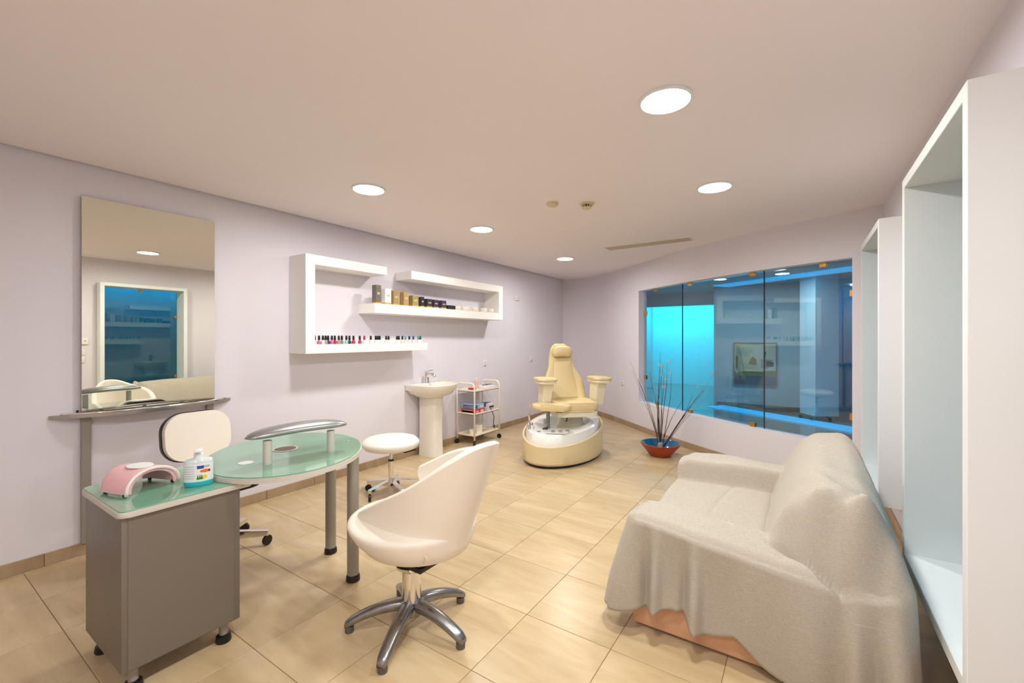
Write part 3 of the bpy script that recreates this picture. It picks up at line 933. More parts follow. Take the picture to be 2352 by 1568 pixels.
# fan outlet, inlaid disc, bolt
zt = .7752
B().lathe([(.058, 0), (.068, 0), (.068, .002), (.058, .003)], 32, c=(-2.50 - ox, 1.375 - oy), close=True, M=T(0, 0, zt)).done('outlet_ring', edge_m, tp_, smooth='auto')
B().cyl(.058, 0, .0012, (-2.50 - ox, 1.375 - oy), 32, M=T(0, 0, zt)).done('outlet_mesh', mat('brown_mesh', srgb(112, 88, 78), .6), tp_)
B().cyl(.036, 0, .0025, (-2.39 - ox, 1.109 - oy), 28, M=T(0, 0, zt), bev=.001).done('white_inlay', white_m, tp_)
B().lathe([(0, 0), (.011, 0), (.011, .005), (0, .006)], 14, c=(-2.36 - ox, 1.70 - oy), M=T(0, 0, zt)).done('bolt', chrome_m, tp_)
for (lx, ly) in ((-2.60, 1.735), (-2.195, 1.61)):
    lg = B().cyl(.033, .03, .746, (lx - ox, ly - oy), 28).done('leg', greymetal_m, t, smooth='auto')
    B().lathe([(0, 0), (.036, 0), (.04, .006), (.038, .03), (.034, .038), (0, .038)], 24, c=(lx - ox, ly - oy)).done('rubber_foot', black_m, lg, smooth='auto')

# armrest cushion on two posts
t = thing('hand_cushion_stand', 'silver padded arm rest on two short posts on the green glass top', 'arm rest', (-2.285, 1.33, .7752), math.atan2(1.61 - 1.11, -2.29 + 2.37) - math.pi / 2)
for yy in (-.165, .165):
    B().cyl(.021, 0, .12, (.03, yy), 20).done('post', edge_m, t, smooth='auto')
q = B()
rows = []
NL, NA = 28, 24
for i in range(NL + 1):
    f = -1 + 2 * i / NL
    k = max(1e-3, (1 - abs(f) ** 2.6)) ** .5
    w = .075 * k + .004; h = .030 * (max(1e-3, 1 - abs(f) ** 6)) ** .5 * (.55 + .45 * k) + .002
    zc = .143 + .012 * (1 - f * f)
    rows.append([(w * math.cos(2 * math.pi * j / NA) - .02 * (1 - f * f) + .02, f * .265, zc + h * math.sin(2 * math.pi * j / NA) * (1.0 if math.sin(2 * math.pi * j / NA) > 0 else .65)) for j in range(NA)])
V = q.grid(rows, closed=True)
q.bm.faces.new(V[0]); q.bm.faces.new(list(reversed(V[-1])))
q.done('cushion', silverpad_m, t, smooth=True)

# UV nail lamp
t = thing('nail_lamp', 'pink arched nail drying lamp on the green glass cabinet top', 'nail lamp', (-2.49, .705, .744), R(108))
q = B()
rows = []
NW = 12
prof = []
for i in range(25):
    a = math.pi * i / 24
    prof.append((-.112 * math.cos(a), .012 + .088 * math.sin(a) ** .8))
for i in range(25):
    a = math.pi * (24 - i) / 24
    prof.append((-.098 * math.cos(a), .008 + .072 * math.sin(a) ** .8))
for yy, s_ in [(-.085, .9), (-.08, .96), (-.06, 1), (0, 1.0), (.055, .97), (.085, .9), (.1, .8)]:
    rows.append([(p[0] * (s_ if abs(p[0]) else 1), yy + (.012 * (1 - (p[0] / .112) ** 2) if yy < 0 else 0), p[1] * (.94 + .06 * s_)) for p in prof])
V = q.grid(rows, closed=True)
n_ = len(prof)
for row in (V[0], V[-1]):
    for i in range(24):
        q.bm.faces.new((row[i], row[i + 1], row[n_ - 2 - i], row[n_ - 1 - i]))
q.done('shell', pink_m, t, smooth='auto')
B().prism(ell(0, .0, .044, .058, 0, 28), .0985, .103, bev=.0015, seg=1).done('top_plate', white_m, t, smooth='auto')
rim = B()
rim.tube([(prof[i][0] * .985, -.086 + .012 * (1 - (prof[i][0] / .112) ** 2), prof[i][1] - .006) for i in range(25)], .008, 8)
rim.done('front_rim', palepink_m, t, smooth=True)
for (xx, yy) in ((-.1, -.06), (.1, -.06), (-.09, .07), (.09, .07)):
    B().cyl(.007, 0, .012, (xx, yy), 10).done('rubber_foot', black_m, t)

# soap bottle
t = thing('soap_dispenser', 'clear liquid soap bottle with printed label and blue soap on the cabinet top', 'soap bottle', (-2.31, .868, .744), R(66))
def oval_lathe(q, prof, a, b, n=32):
    rows = [[(r * a * math.cos(2 * math.pi * i / n), r * b * math.sin(2 * math.pi * i / n), z) for i in range(n)] for r, z in prof]
    V = q.grid(rows, closed=True)
    q.bm.faces.new(list(reversed(V[0]))); q.bm.faces.new(V[-1])
    return q
oval_lathe(B(), [(.9, 0), (.98, .004), (1, .012), (1, .024)], .056, .034).done('liquid', mat('cyan_soap', srgb(28, 176, 184), .15, coat=.5), t, smooth='auto')
oval_lathe(B(), [(1, .024), (1, .108), (.97, .116), (.85, .122), (.42, .126)], .056, .034).done('bottle', mat('bottle_plastic', srgb(214, 226, 228), .15, coat=.5), t, smooth='auto')
B().lathe([(0, .125), (.019, .125), (.019, .146), (.012, .149), (.006, .15), (.006, .158), (0, .158)], 18).done('pump_collar', white_m, t, smooth='auto')
B().box(-.014, .014, -.04, .014, .156, .168, bev=.004, seg=2).done('pump_head', white_m, t, smooth='auto')
def wrap_patch(name, m, a0, a1, z0, z1, off=.0006, n=10, shape=None):
    q = B()
    rows = []
    for j in range(7):
        f = j / 6
        row = []
        for i in range(n + 1):
            g = i / n
            if shape == 'ell':
                hw = math.sqrt(max(0.0, 1 - (2 * f - 1) ** 2)) * .5
                gg = .5 + (g - .5) * 2 * hw
            elif shape == 'leaf':
                gg = .5 + (g - .5) * (1 - f)
            else:
                gg = g
            a = R(a0 + (a1 - a0) * gg)
            row.append(((.056 + off) * math.cos(a), (.034 + off) * math.sin(a), z0 + (z1 - z0) * f))
        rows.append(row)
    q.grid(rows)
    return q.done(name, m, lab_, smooth=True)
lab_ = B()
rows = [[((.0565) * math.cos(R(a)), (.0345) * math.sin(R(a)), z) for a in range(-170, -9, 10)] for z in (.027, .05, .08, .106)]
lab_.grid(rows)
lab_ = lab_.done('label', mat('label_white', srgb(232, 234, 236), .4), t, smooth=True)
wrap_patch('blue_mark', mat('label_blue', srgb(34, 72, 158), .4), -95, -68, .082, .096)
wrap_patch('grey_mark', mat('label_grey', srgb(176, 178, 176), .4), -68, -42, .086, .095)
wrap_patch('orange_fruit', mat('label_orange', srgb(240, 110, 52), .4), -84, -40, .062, .079, shape='ell')
wrap_patch('brown_seeds', mat('label_brown', srgb(112, 66, 22), .4), -50, -38, .063, .076, .001, shape='ell')
for a_ in (-92, -84, -77):
    wrap_patch('green_leaf', mat('label_green', srgb(62, 130, 42), .4), a_ - 5, a_ + 6, .034, .058, .0009, shape='leaf')
wrap_patch('yellow_flower', mat('label_yellow', srgb(246, 206, 44), .4), -75, -54, .034, .053, shape='ell')
for k in range(6):
    wrap_patch('text_line', mat('label_line', srgb(176, 178, 180), .4), -150, -105, .040 + k * .0105, .0425 + k * .0105)

# ================================================================== STYLING CHAIR
CH = (-1.60, 1.51)
t = thing('styling_chair', 'white tub styling chair with wraparound back on a five-foot metal base', 'salon chair', (CH[0], CH[1], 0))
for k in range(5):
    a = R(4.5 - 72 * k)
    ca, sa = math.cos(a), math.sin(a)
    q = B()
    rows = []
    for i in range(13):
        f = i / 12
        r_ = .03 + .285 * f
        zc = .118 - .082 * f ** 2.0
        w = .033 - .007 * f; h = .027 - .008 * f
        if i == 12: w *= .72; h *= .72
        row = []
        for j in range(12):
            b_ = 2 * math.pi * j / 12
            lx = w * (abs(math.cos(b_)) ** .7) * (1 if math.cos(b_) > 0 else -1)
            lz = h * (abs(math.sin(b_)) ** .7) * (1 if math.sin(b_) > 0 else -1)
            row.append((r_ * ca - lx * sa, r_ * sa + lx * ca, zc + lz))
        rows.append(row)
    V = q.grid(rows, closed=True)
    q.bm.faces.new(V[0]); q.bm.faces.new(list(reversed(V[-1])))
    lg = q.done('base_leg', alu_m, t, smooth=True)
    B().cyl(.021, .0, .03, (ca * .295, sa * .295), 16, bev=.002).done('rubber_foot', mat('worn_grey_foot', srgb(92, 88, 86), .5), lg, smooth='auto')
B().lathe([(0, .07), (.05, .07), (.058, .10), (.05, .135), (0, .14)], 28).done('hub', alu_m, t, smooth='auto')
B().cyl(.046, .13, .285, n=32).done('pump_cylinder', chrome_m, t, smooth='auto')
B().box(-.05, -.012, .045, .075, .15, .25, bev=.004, seg=2).done('pump_lever', chrome_m, t, smooth='auto')
B().lathe([(0, .283), (.05, .285), (.075, .305), (.078, .318), (0, .32)], 28).done('swivel_plate', chrome_m, t, smooth='auto')
B().box(-.10, .12, -.06, .06, .316, .34, bev=.004, seg=1).done('seat_bracket', black_m, t)
# seat: tapered round tub; centre shifted towards the front
sc_ = Vector((-.08, .085, 0))
q = B()
prof = [(.42, .35), (.60, .35), (.80, .378), (.93, .43), (.985, .468), (1.0, .484), (.985, .497), (.93, .505), (.7, .507), (.35, .503), (.05, .50)]
rows = []
for k_, z in prof:
    dx_ = .05 * max(0, (.47 - z) / .12)
    rows.append([(sc_.x + dx_ + .335 * k_ * math.cos(b_), sc_.y + .315 * k_ * math.sin(b_), z) for b_ in (2 * math.pi * i / 56 for i in range(56))])
V = q.grid(rows, closed=True)
q.bm.faces.new(list(reversed(V[0]))); q.bm.faces.new(V[-1])
q.done('seat', leather_m, t, smooth=True)
# wraparound back: U-shaped wall, near side runs down to the seat front, far side is cut off
def interp(tab, x):
    for (x0, y0), (x1, y1) in zip(tab, tab[1:]):
        if x <= x1:
            f = (x - x0) / (x1 - x0); f = max(0, min(1, f))
            return y0 + (y1 - y0) * f
    return tab[-1][1]
PATH = [(-.262, -.135), (-.20, -.175), (-.10, -.20), (.06, -.205), (.19, -.185), (.28, -.135), (.33, -.06), (.342, .0), (.33, .06), (.28, .135), (.19, .185), (.06, .205), (-.08, .205), (-.17, .198)]
def cr_path(u):
    n = len(PATH) - 1
    i = min(int(u * n), n - 1); f = u * n - i
    P = [Vector(PATH[max(0, min(n, i + k))]) for k in (-1, 0, 1, 2)]
    return .5 * ((2 * P[1]) + (-P[0] + P[2]) * f + (2 * P[0] - 5 * P[1] + 4 * P[2] - P[3]) * f * f + (-P[0] + 3 * P[1] - 3 * P[2] + P[3]) * f ** 3)
q = B()
rows = []
NS = 84
TH = .046
for i in range(NS + 1):
    u_ = i / NS
    p = cr_path(u_); tg = (cr_path(min(1, u_ + .01)) - cr_path(max(0, u_ - .01))).normalized()
    nrm = Vector((tg.y, -tg.x))
    far = max(0.0, min(1.0, (u_ - .55) / .2))
    rise = .505 + .53 * (p.x + .262) + .12 * max(0, p.x / .342) ** 4
    far *= 1 - max(0, p.x / .342) ** 2
    zt_ = rise + .125 * far
    zb_ = .480 - .055 * max(0, p.x / .34)
    front_cut = max(0.0, (u_ - .86) / .14)
    def pt(z, inn):
        out = (.25 if p.y > 0 else .25 - .15 * min(1, -p.y / .2)) * (z - .47) - inn
        back = .05 * max(0, p.x / .34) * max(0, z - .47) / .48
        sl = .13 * front_cut * (1 - min(1, max(0, (z - .48) / .16)))
        return (sc_.x + p.x + nrm.x * out + back + sl, sc_.y + p.y + nrm.y * out, z)
    taper = TH * min(1, .25 + u_ * 9)
    NZ = 9
    ring = [pt(zb_ + (zt_ - .012 - zb_) * k / NZ, 0) for k in range(NZ + 1)]
    ring += [pt(zt_ - .004, taper * .16), pt(zt_, taper * .5), pt(zt_ - .004, taper * .84)]
    ring += [pt(zb_ + (zt_ - .012 - zb_) * k / NZ, taper) for k in range(NZ, -1, -1)]
    rows.append(ring)
V = q.grid(rows, closed=True)
q.bm.faces.new(list(reversed(V[0]))); q.bm.faces.new(V[-1])
q.done('back_shell', leather_m, t, smooth='auto')
B().bar([(.05, -.03, .335), (.13, -.065, .365), (.18, -.085, .41), (.185, -.09, .44)], .018, .008).done('back_bracket', chrome_m, t)

# ================================================================== PEDICURE CHAIR
PC = (-2.41, 4.75)
t = thing('pedicure_chair', 'cream pedicure spa chair over an oval white foot tub', 'spa chair', (PC[0], PC[1], 0))
def egg(sx, sy, n=64, dy=0.0):
    return [(sx * math.cos(a), dy + sy * math.sin(a)) for a in (2 * math.pi * i / n for i in range(n))]
B().prism(egg(.385, .63), 0.0, .035).done('plinth', black_m, t)
# outer cream shell with slanted rim (low at the front right, high at the rear)
def rimz(x, y):
    return .335 + .095 * (y / .67) - .03 * (x / .42) + .03 * max(0, -x / .42)
q = B()
N = 72
rows = []
for (k, zf) in ((.965, None), (1.0, .12), (1.0, .8), (1.0, 1.0), (.985, 1.03), (.955, 1.03), (.94, .98), (.935, .6)):
    row = []
    for (x, y) in egg(.42, .67, N):
        rz_ = rimz(x, y)
        z = .03 if zf is None else .03 + (rz_ - .03) * zf
        row.append((x * k, y * k, z))
    rows.append(row)
q.grid(rows, closed=True)
q.done('outer_shell', creamshell_m, t, smooth='auto')
# white deck with foot basin
q = B()
rows = []
def deckz(x, y):
    return .41 + .045 * (y / .6) - .02 * (x / .4)
for (sx, sy, dy, dz, kind) in ((.390, .63, 0, -.26, 0), (.388, .628, 0, -.10, 0), (.37, .605, 0, -.012, 0), (.355, .59, 0, 0, 0), (.275, .35, .07, 0, 0), (.262, .337, .07, -.008, 0), (.25, .325, .07, -.04, 0),
                               (.21, .28, .07, -.16, 0), (.15, .22, .07, -.20, 0), (.05, .08, .07, -.205, 0)):
    row = []
    for (x, y) in egg(sx, sy, N, dy):
        row.append((x, y, deckz(x, y) + dz))
    rows.append(row)
V = q.grid(rows, closed=True)
q.bm.faces.new(V[-1])
q.done('foot_tub', acry_m, t, smooth='auto')
def deck_item(x, y): return deckz(x, y)
# control dials
pnl = B().prism([(.06, -.565), (.245, -.475), (.30, -.34), (.275, -.33), (.20, -.42), (.05, -.45)], deckz(.17, -.45) + .004, deckz(.17, -.45) + .010, bev=.002, seg=1).done('control_panel', acry_m, t, smooth='auto')
for (x, y) in ((.115, -.50), (.19, -.455), (.245, -.395)):
    B().lathe([(0, 0), (.028, 0), (.028, .014), (.022, .022), (0, .022)], 18, M=T(x, y, deckz(.17, -.45) + .010)).done('dial', chrome_m, pnl, smooth='auto')
for (x, y) in ((.075, -.475), (.155, -.425), (.27, -.35), (.215, -.36)):
    B().cyl(.006, 0, .003, n=10, M=T(x, y, deckz(.17, -.45) + .010)).done('button', black_m, pnl)
B().lathe([(0, 0), (.024, 0), (.022, .004), (0, .005)], 18, M=T(-.05, -.52, deckz(-.05, -.52))).done('air_button', chrome_m, t, smooth='auto')
# hand shower and tap group
zs = deckz(-.26, -.36)
B().tube([(-.27, -.36, zs), (-.275, -.36, zs + .12), (-.275, -.355, zs + .20), (-.255, -.36, zs + .245), (-.22, -.37, zs + .25)], [.012, .012, .012, .013, .016], 12).done('hand_shower', chrome_m, t, smooth=True)
B().lathe([(0, 0), (.016, 0), (.026, .022), (.026, .032), (0, .034)], 18, M=T(-.232, -.37, zs + .255, ry=R(115))).done('shower_head', chrome_m, t, smooth='auto')
for (x, y) in ((-.255, -.40), (-.225, -.45), (-.185, -.50), (-.24, -.36)):
    B().lathe([(0, 0), (.017, 0), (.019, .02), (.012, .036), (0, .038)], 14, M=T(x, y, deckz(x, y))).done('tap_knob', chrome_m, t, smooth='auto')
for (x, y) in ((-.19, -.40), (-.16, -.43), (-.15, -.47)):
    B().cyl(.006, 0, .004, n=10, M=T(x, y, deckz(x, y))).done('jet_button', black_m, t)
# foot rest on its post
fx, fy = -.03, -.34
B().cyl(.022, .32, .592, (fx, fy), 18).done('footrest_post', alu_m, t, smooth='auto')
B().lathe([(0, 0), (.034, 0), (.034, .03), (.02, .04), (0, .04)], 16, M=T(fx - .005, fy - .045, .365, rx=R(90))).done('footrest_knob', black_m, t, smooth='auto')
fr = Matrix.Translation((fx + .02, fy + .02, .625)) @ Matrix.Rotation(R(33), 4, 'Z') @ Matrix.Rotation(R(2), 4, 'Y')
B().prism(rrect(-.21, .235, -.10, .10, .09, 8), -.035, .035, bev=.028, seg=4, M=fr).done('footrest_pad', cream_m, t, smooth='auto')
# pedestal lifting the seat
B().lathe([(0, .20), (.17, .20), (.16, .30), (.12, .40), (.11, .50), (0, .50)], 28, c=(.02, .17), sx=1.25, sy=.8).done('seat_pedestal', palecream_m, t, smooth='auto')
# swivelled seat group, local frame: front = -Y
fa = math.atan2(-.62, .66)         # facing direction
Ms = Matrix.Translation((.05, .08, 0)) @ Matrix.Rotation(fa + math.pi / 2, 4, 'Z')
B().prism(rrect(-.26, .26, -.27, .22, .07), .50, .56, bev=.012, seg=2, M=Ms).done('seat_tray', palecream_m, t, smooth='auto')
B().prism(rrect(-.265, .265, -.285, .23, .08, 8), .56, .665, bev=.04, seg=4, M=Ms).done('seat_cushion', cream_m, t, smooth='auto')
def back_w(f): # half width along height 0..1
    tab = [(0, .26), (.18, .265), (.38, .255), (.5, .215), (.6, .175), (.8, .155), (.9, .135), (.96, .105), (1, .06)]
    for (a, b), (c, d) in zip(tab, tab[1:]):
        if f <= c: return b + (d - b) * (f - a) / (c - a)
    return tab[-1][1]
q = B()
rows = []
for i in range(29):
    f = i / 28
    z = .60 + .745 * f
    yb = .17 + .24 * f + .03 * math.sin(f * 3.1)
    w = back_w(f)
    th = .052 * (1 - .35 * f) * (1 if f < .96 else .6)
    row = []
    for j in range(28):
        a = 2 * math.pi * j / 28
        cx_ = (abs(math.cos(a)) ** .55) * (1 if math.cos(a) > 0 else -1)
        sy_ = (abs(math.sin(a)) ** .7) * (1 if math.sin(a) > 0 else -1)
        lx = w * cx_
        wing = .05 * (abs(lx) / .26) ** 2 * (1 - f * .5)
        row.append(tuple(Ms @ Vector((lx, yb - wing + th * sy_, z))))
    rows.append(row)
V = q.grid(rows, closed=True)
q.bm.faces.new(list(reversed(V[0]))); q.bm.faces.new(V[-1])
q.done('backrest', cream_m, t, smooth=True)
q = B()
rows = []
for i in range(15):
    f = i / 14
    z = .66 + .46 * f
    yb = .17 + .24 * (z - .6) / .745 + .03 * math.sin((z - .6) / .745 * 3.1) - .055
    w = .185 - .075 * f
    rows.append([tuple(Ms @ Vector((w * math.cos(a_), yb - .018 * math.sin(a_) * (1 if 0 < a_ < math.pi else .2), z))) for a_ in (2 * math.pi * j / 24 for j in range(24))])
V = q.grid(rows, closed=True)
q.bm.faces.new(list(reversed(V[0]))); q.bm.faces.new(V[-1])
q.done('back_pad', cream_m, t, smooth=True)
hp = Ms @ Matrix.Translation((0, .30, 1.245)) @ Matrix.Rotation(R(-12), 4, 'X')
q = B()
rows = []
for i in range(17):
    f = -1 + 2 * i / 16
    k = max(.02, 1 - abs(f) ** 3) ** .5
    rows.append([tuple(hp @ Vector((f * .135, -.052 * k * math.cos(a_), .078 * k * math.sin(a_) - (.014 * math.cos(f * 2.6) if math.sin(a_) < 0 else 0) * -1))) for a_ in (2 * math.pi * j / 20 for j in range(20))])
V = q.grid(rows, closed=True)
q.bm.faces.new(V[0]); q.bm.faces.new(list(reversed(V[-1])))
q.done('headrest', cream_m, t, smooth=True)
for sx in (-1, 1):
    post = B()
    rows = []
    for z, y0, y1, w in ((.60, -.10, .10, .05), (.70, -.12, .08, .056), (.80, -.15, .06, .06), (.885, -.19, .05, .064)):
        rows.append([tuple(Ms @ Vector((sx * .335 + a_ * w, y_, z))) for a_, y_ in ((-1, y0), (1, y0), (1, y1), (-1, y1))])
    V = post.grid(rows, closed=True)
    post.bm.faces.new(list(reversed(V[0]))); post.bm.faces.new(V[-1])
    po = post.done('arm_post', palecream_m, t, bevel=.012)
    B().prism(rrect(-.105, .105, -.235, .10, .06, 6), .885, .915, bev=.008, seg=2, M=Ms @ Matrix.Translation((sx * .345, 0, 0))).done('arm_tray', palecream_m, po, smooth='auto')
    B().prism(rrect(-.115, .115, -.245, .11, .07, 6), .915, .945, bev=.013, seg=3, M=Ms @ Matrix.Translation((sx * .345, 0, 0))).done('arm_pad', cream_m, po, smooth='auto')
B().tube([tuple(Ms @ Vector(p)) for p in ((-.14, -.24, .515), (-.145, -.265, .49), (-.14, -.26, .465), (-.16, -.255, .455))], .007, 8).done('release_lever', black_m, t, smooth=True)

# ================================================================== BOWL WITH BRANCHES
BW = (-1.43, 5.38)
t = thing('ceramic_bowl', 'wide terracotta bowl with glossy blue inside on the floor by the glazing', 'bowl', (BW[0], BW[1], 0))
B().lathe([(0, 0), (.115, 0), (.125, .012), (.175, .075), (.215, .12), (.232, .15), (.228, .154)], 48).done('bowl_body', terra_m, t, smooth='auto')
B().lathe([(.228, .154), (.222, .15), (.205, .118), (.16, .07), (.10, .03), (0, .022)], 48).done('glazed_inside', blueglaze_m, t, smooth=True)
t = thing('branch_arrangement', 'bundle of thin dry twigs with a few peach blossoms standing in the bowl', 'dried branches', (BW[0], BW[1], .03))
B().lathe([(0, 0), (.05, 0), (.055, .02), (.035, .05), (.03, .10), (.028, .13), (0, .13)], 20).done('glass_holder', mat('holder_glass', srgb(150, 150, 140), .05, coat=.5), t, smooth=True)
# branch tips given relative to the bowl (right, depth, z): right/depth in the plane facing the room
rt = Vector((math.cos(YAW), math.sin(YAW), 0)); fw = Vector((-math.sin(YAW), math.cos(YAW), 0))
rnd = random.Random(11)
TIPS = [(-.39, -.05, 1.14, 1), (-.34, .05, 1.02, 1), (-.30, -.1, .92, 0), (-.22, .06, .98, 1), (-.13, -.02, 1.26, 1), (-.10, .1, 1.0, 0), (.0, .02, 1.25, 0), (.01, -.05, 1.1, 0), (.03, .08, 1.05, 0), (-.02, -.06, .95, 0),
        (.10, .0, 1.13, 0), (.07, .05, 1.0, 0), (.12, -.08, 1.02, 0), (.16, .06, 1.15, 1), (.42, .03, .72, 0), (.50, -.04, .80, 0), (.56, .08, .78, 0), (.63, .0, .83, 1), (.38, -.08, .66, 0), (.30, .05, .70, 0), (.66, .05, .98, 1)]
for (a, b, z, pale) in TIPS:
    p0 = Vector((rnd.uniform(-.015, .015), rnd.uniform(-.015, .015), .02))
    p3 = rt * a + fw * b + Vector((0, 0, z - .03))
    pts = []
    bend = rnd.uniform(-.03, .03)
    for i in range(13):
        f = i / 12
        horiz = f ** 1.25 if a < .35 else f
        p = Vector((p0.x + (p3.x - p0.x) * horiz, p0.y + (p3.y - p0.y) * horiz, p0.z + (p3.z - p0.z) * f))
        w = bend * math.sin(f * 3.14) + (.012 * math.sin(f * 9 + a * 20) * max(0, f - .45) * 2)
        p += rt * w
        pts.append(p)
    B().tube(pts, [(.0048 if not pale else .004) * (1 - .72 * i / 12) for i in range(13)], 6).done('twig', palewig_m if pale else twig_m, t, smooth=True)
for (a, b, z) in ((.10, 0, 1.13), (.055, .04, 1.06), (.105, -.03, 1.0), (.085, .02, .915), (-.01, 0, 1.09), (.015, .03, .98), (.02, -.02, .83), (.065, .03, .83), (.46, .02, .83), (.655, .05, .985)):
    q = B()
    c = rt * a + fw * b + Vector((0, 0, z - .03))
    for k in range(5):
        an = 2 * math.pi * k / 5 + a * 9
        q.lathe([(0, -.004), (.010, 0), (.009, .003), (0, .004)], 7, M=Matrix.Translation(c + rt * .011 * math.cos(an) + Vector((0, 0, .011 * math.sin(an)))) @ Matrix.Rotation(an, 4, 'Y'))
    q.done('blossom', blossom_m, t, smooth=True)

# ================================================================== SOFA AND THROW
SX0, SX1, SYN, SYF = -.715, .335, 2.125, 3.52
t = thing('loveseat_sofa', 'salmon upholstered two-seat sofa almost hidden under an oatmeal throw', 'sofa', ((SX0 + SX1) / 2, (SYN + SYF) / 2, 0))
mx_, my_ = (SX0 + SX1) / 2, (SYN + SYF) / 2
def sb(n, x0, x1, y0, y1, z0, z1, bev, m=salmon_m):
    return B().box(x0 - mx_, x1 - mx_, y0 - my_, y1 - my_, z0, z1, bev=bev, seg=3).done(n, m, t, smooth='auto')
sb('base', SX0 + .01, SX1 - .02, SYN + .01, SYF - .01, .012, .26, .012)
sb('armrest', SX0 + .02, SX1 - .05, SYN + .015, SYN + .255, .20, .455, .05)
sb('armrest', SX0 + .02, SX1 - .05, SYF - .255, SYF - .015, .20, .50, .05)
sb('seat_cushion', SX0 + .05, -.02, SYN + .27, SYF - .27, .26, .40, .04)
sb('backrest', .0, SX1 - .05, SYN + .24, SYF - .04, .26, .72, .08)
for sx in (SX0 + .08, SX1 - .08):
    for sy in (SYN + .08, SYF - .08):
        B().cyl(.03, 0, .02, (sx - mx_, sy - my_), 14).done('foot', black_m, t)

def sstep(a, b, x):
    f = max(0, min(1, (x - a) / (b - a))); return f * f * (3 - 2 * f)
def smax(a, b, k=.03):
    h = max(k - abs(a - b), 0) / k
    return max(a, b) + h * h * k * .25
NOI = random.Random(3)
WV = [(NOI.uniform(3, 16), NOI.uniform(3, 16), NOI.uniform(0, 6.28), NOI.uniform(.0008, .0028)) for _ in range(22)]
def wrinkle(x, y):
    return sum(a * math.sin(fx_ * x + fy_ * y + ph) for fx_, fy_, ph, a in WV)
def throw_z(x, y):
    # seat
    z = .428 + .020 * math.sin(max(0, min(1, (x + .68) / .55)) * math.pi) * math.sin(max(0, min(1, (y - 2.38) / .86)) * math.pi)
    z -= .020 * sstep(-.62, -.72, x)
    z -= .007 * math.exp(-((x + .38 + .04 * math.sin(y * 3)) / .012) ** 2)
    # near arm, sloping down to the rear
    an = .535 - .085 * sstep(-.62, .3, x)
    w_in = sstep(2.455, 2.375, y)
    round_o = .030 * (sstep(2.165, 2.105, y)) ** 2 + .022 * sstep(-.665, -.725, x) ** 2
    z_arm = (an - round_o + .008 * math.sin((y - 2.1) / .3 * math.pi) - z) * w_in + z
    # far arm
    w_f = sstep(3.175, 3.235, y)
    z_far = (.565 - .035 * (sstep(3.42, 3.54, y)) ** 2 - .03 * sstep(-.64, -.72, x) ** 2 + .012 * math.exp(-((y - 3.33) / .09) ** 2) - z) * w_f + z
    base = max(z_arm, z_far)
    # back roll; its near end is a steep slanted face running over the arm
    yend = 2.285 - .62 * (x + .13)
    yend = max(2.125, min(2.33, yend))
    top = .803 - .045 * sstep(2.6, 2.2, y)
    q_ = max(0, min(1, (x + .155) / .255))
    face = .425 + (top - .425) * (math.sin(q_ * math.pi / 2) ** .85)
    if x > .18:
        face = top - .30 * ((x - .18) / .17) ** 2.3
    we = sstep(yend - .012, yend + .085, y) ** .8
    wf = 1 - .12 * sstep(3.45, 3.56, y)
    if face > base:
        zz = base + (face - base) * we * wf
    else:
        zz = base - (base - face) * sstep(.1, .3, x)
    # folds falling over the near end of the back
    if x > -.14 and y < 2.7:
        dd = y - yend
        g = math.exp(-((dd - .05) / .07) ** 2) * sstep(-.12, .0, x) * sstep(.345, .25, x)
        zz += .030 * g * math.sin((x - .55 * dd) * 44 + .6)
        g2 = math.exp(-((dd - .22) / .16) ** 2) * sstep(-.05, .08, x) * sstep(.34, .25, x)
        zz += .009 * g2 * math.sin((x + .8 * dd) * 30)
    # tucked crease where arm and back meet
    zz -= .048 * math.exp(-((y - (yend - .014)) / .016) ** 2) * sstep(-.17, -.06, x) * sstep(.24, .12, x)
    # tuck along the seat and the back
    zz -= .014 * math.exp(-((x + .15) / .018) ** 2) * sstep(2.36, 2.42, y) * sstep(3.22, 3.16, y)
    return zz + wrinkle(x, y)

throw = B()
NX, NY, NK = 130, 170, 26
X0, X1, Y0, Y1 = SX0 - .012, SX1 + .012, SYN - .018, SYF + .03
CRR = .07
def rr_map(fx_, fy_):
    x = X0 + (X1 - X0) * fx_; y = Y0 + (Y1 - Y0) * fy_
    cx_ = X0 + CRR if x < X0 + CRR else (X1 - CRR if x > X1 - CRR else None)
    cy_ = Y0 + CRR if y < Y0 + CRR else (Y1 - CRR if y > Y1 - CRR else None)
    if cx_ is not None and cy_ is not None:
        dx, dy = x - cx_, y - cy_
        m_ = max(abs(dx), abs(dy)); l_ = math.hypot(dx, dy)
        if l_ > 1e-9:
            x, y = cx_ + dx * m_ / l_, cy_ + dy * m_ / l_
    return x, y
vid = {}
uvs = {}
def addv(key, co, uv):
    v = throw.bm.verts.new(co); vid[key] = v; uvs[v] = uv; return v
for i in range(NX + 1):
    for j in range(NY + 1):
        x, y = rr_map(i / NX, j / NY)
        addv((i, j), (x, y, throw_z(x, y) + .004), (x, y))
for i in range(NX):
    for j in range(NY):
        throw.bm.faces.new((vid[i, j], vid[i + 1, j], vid[i + 1, j + 1], vid[i, j + 1]))
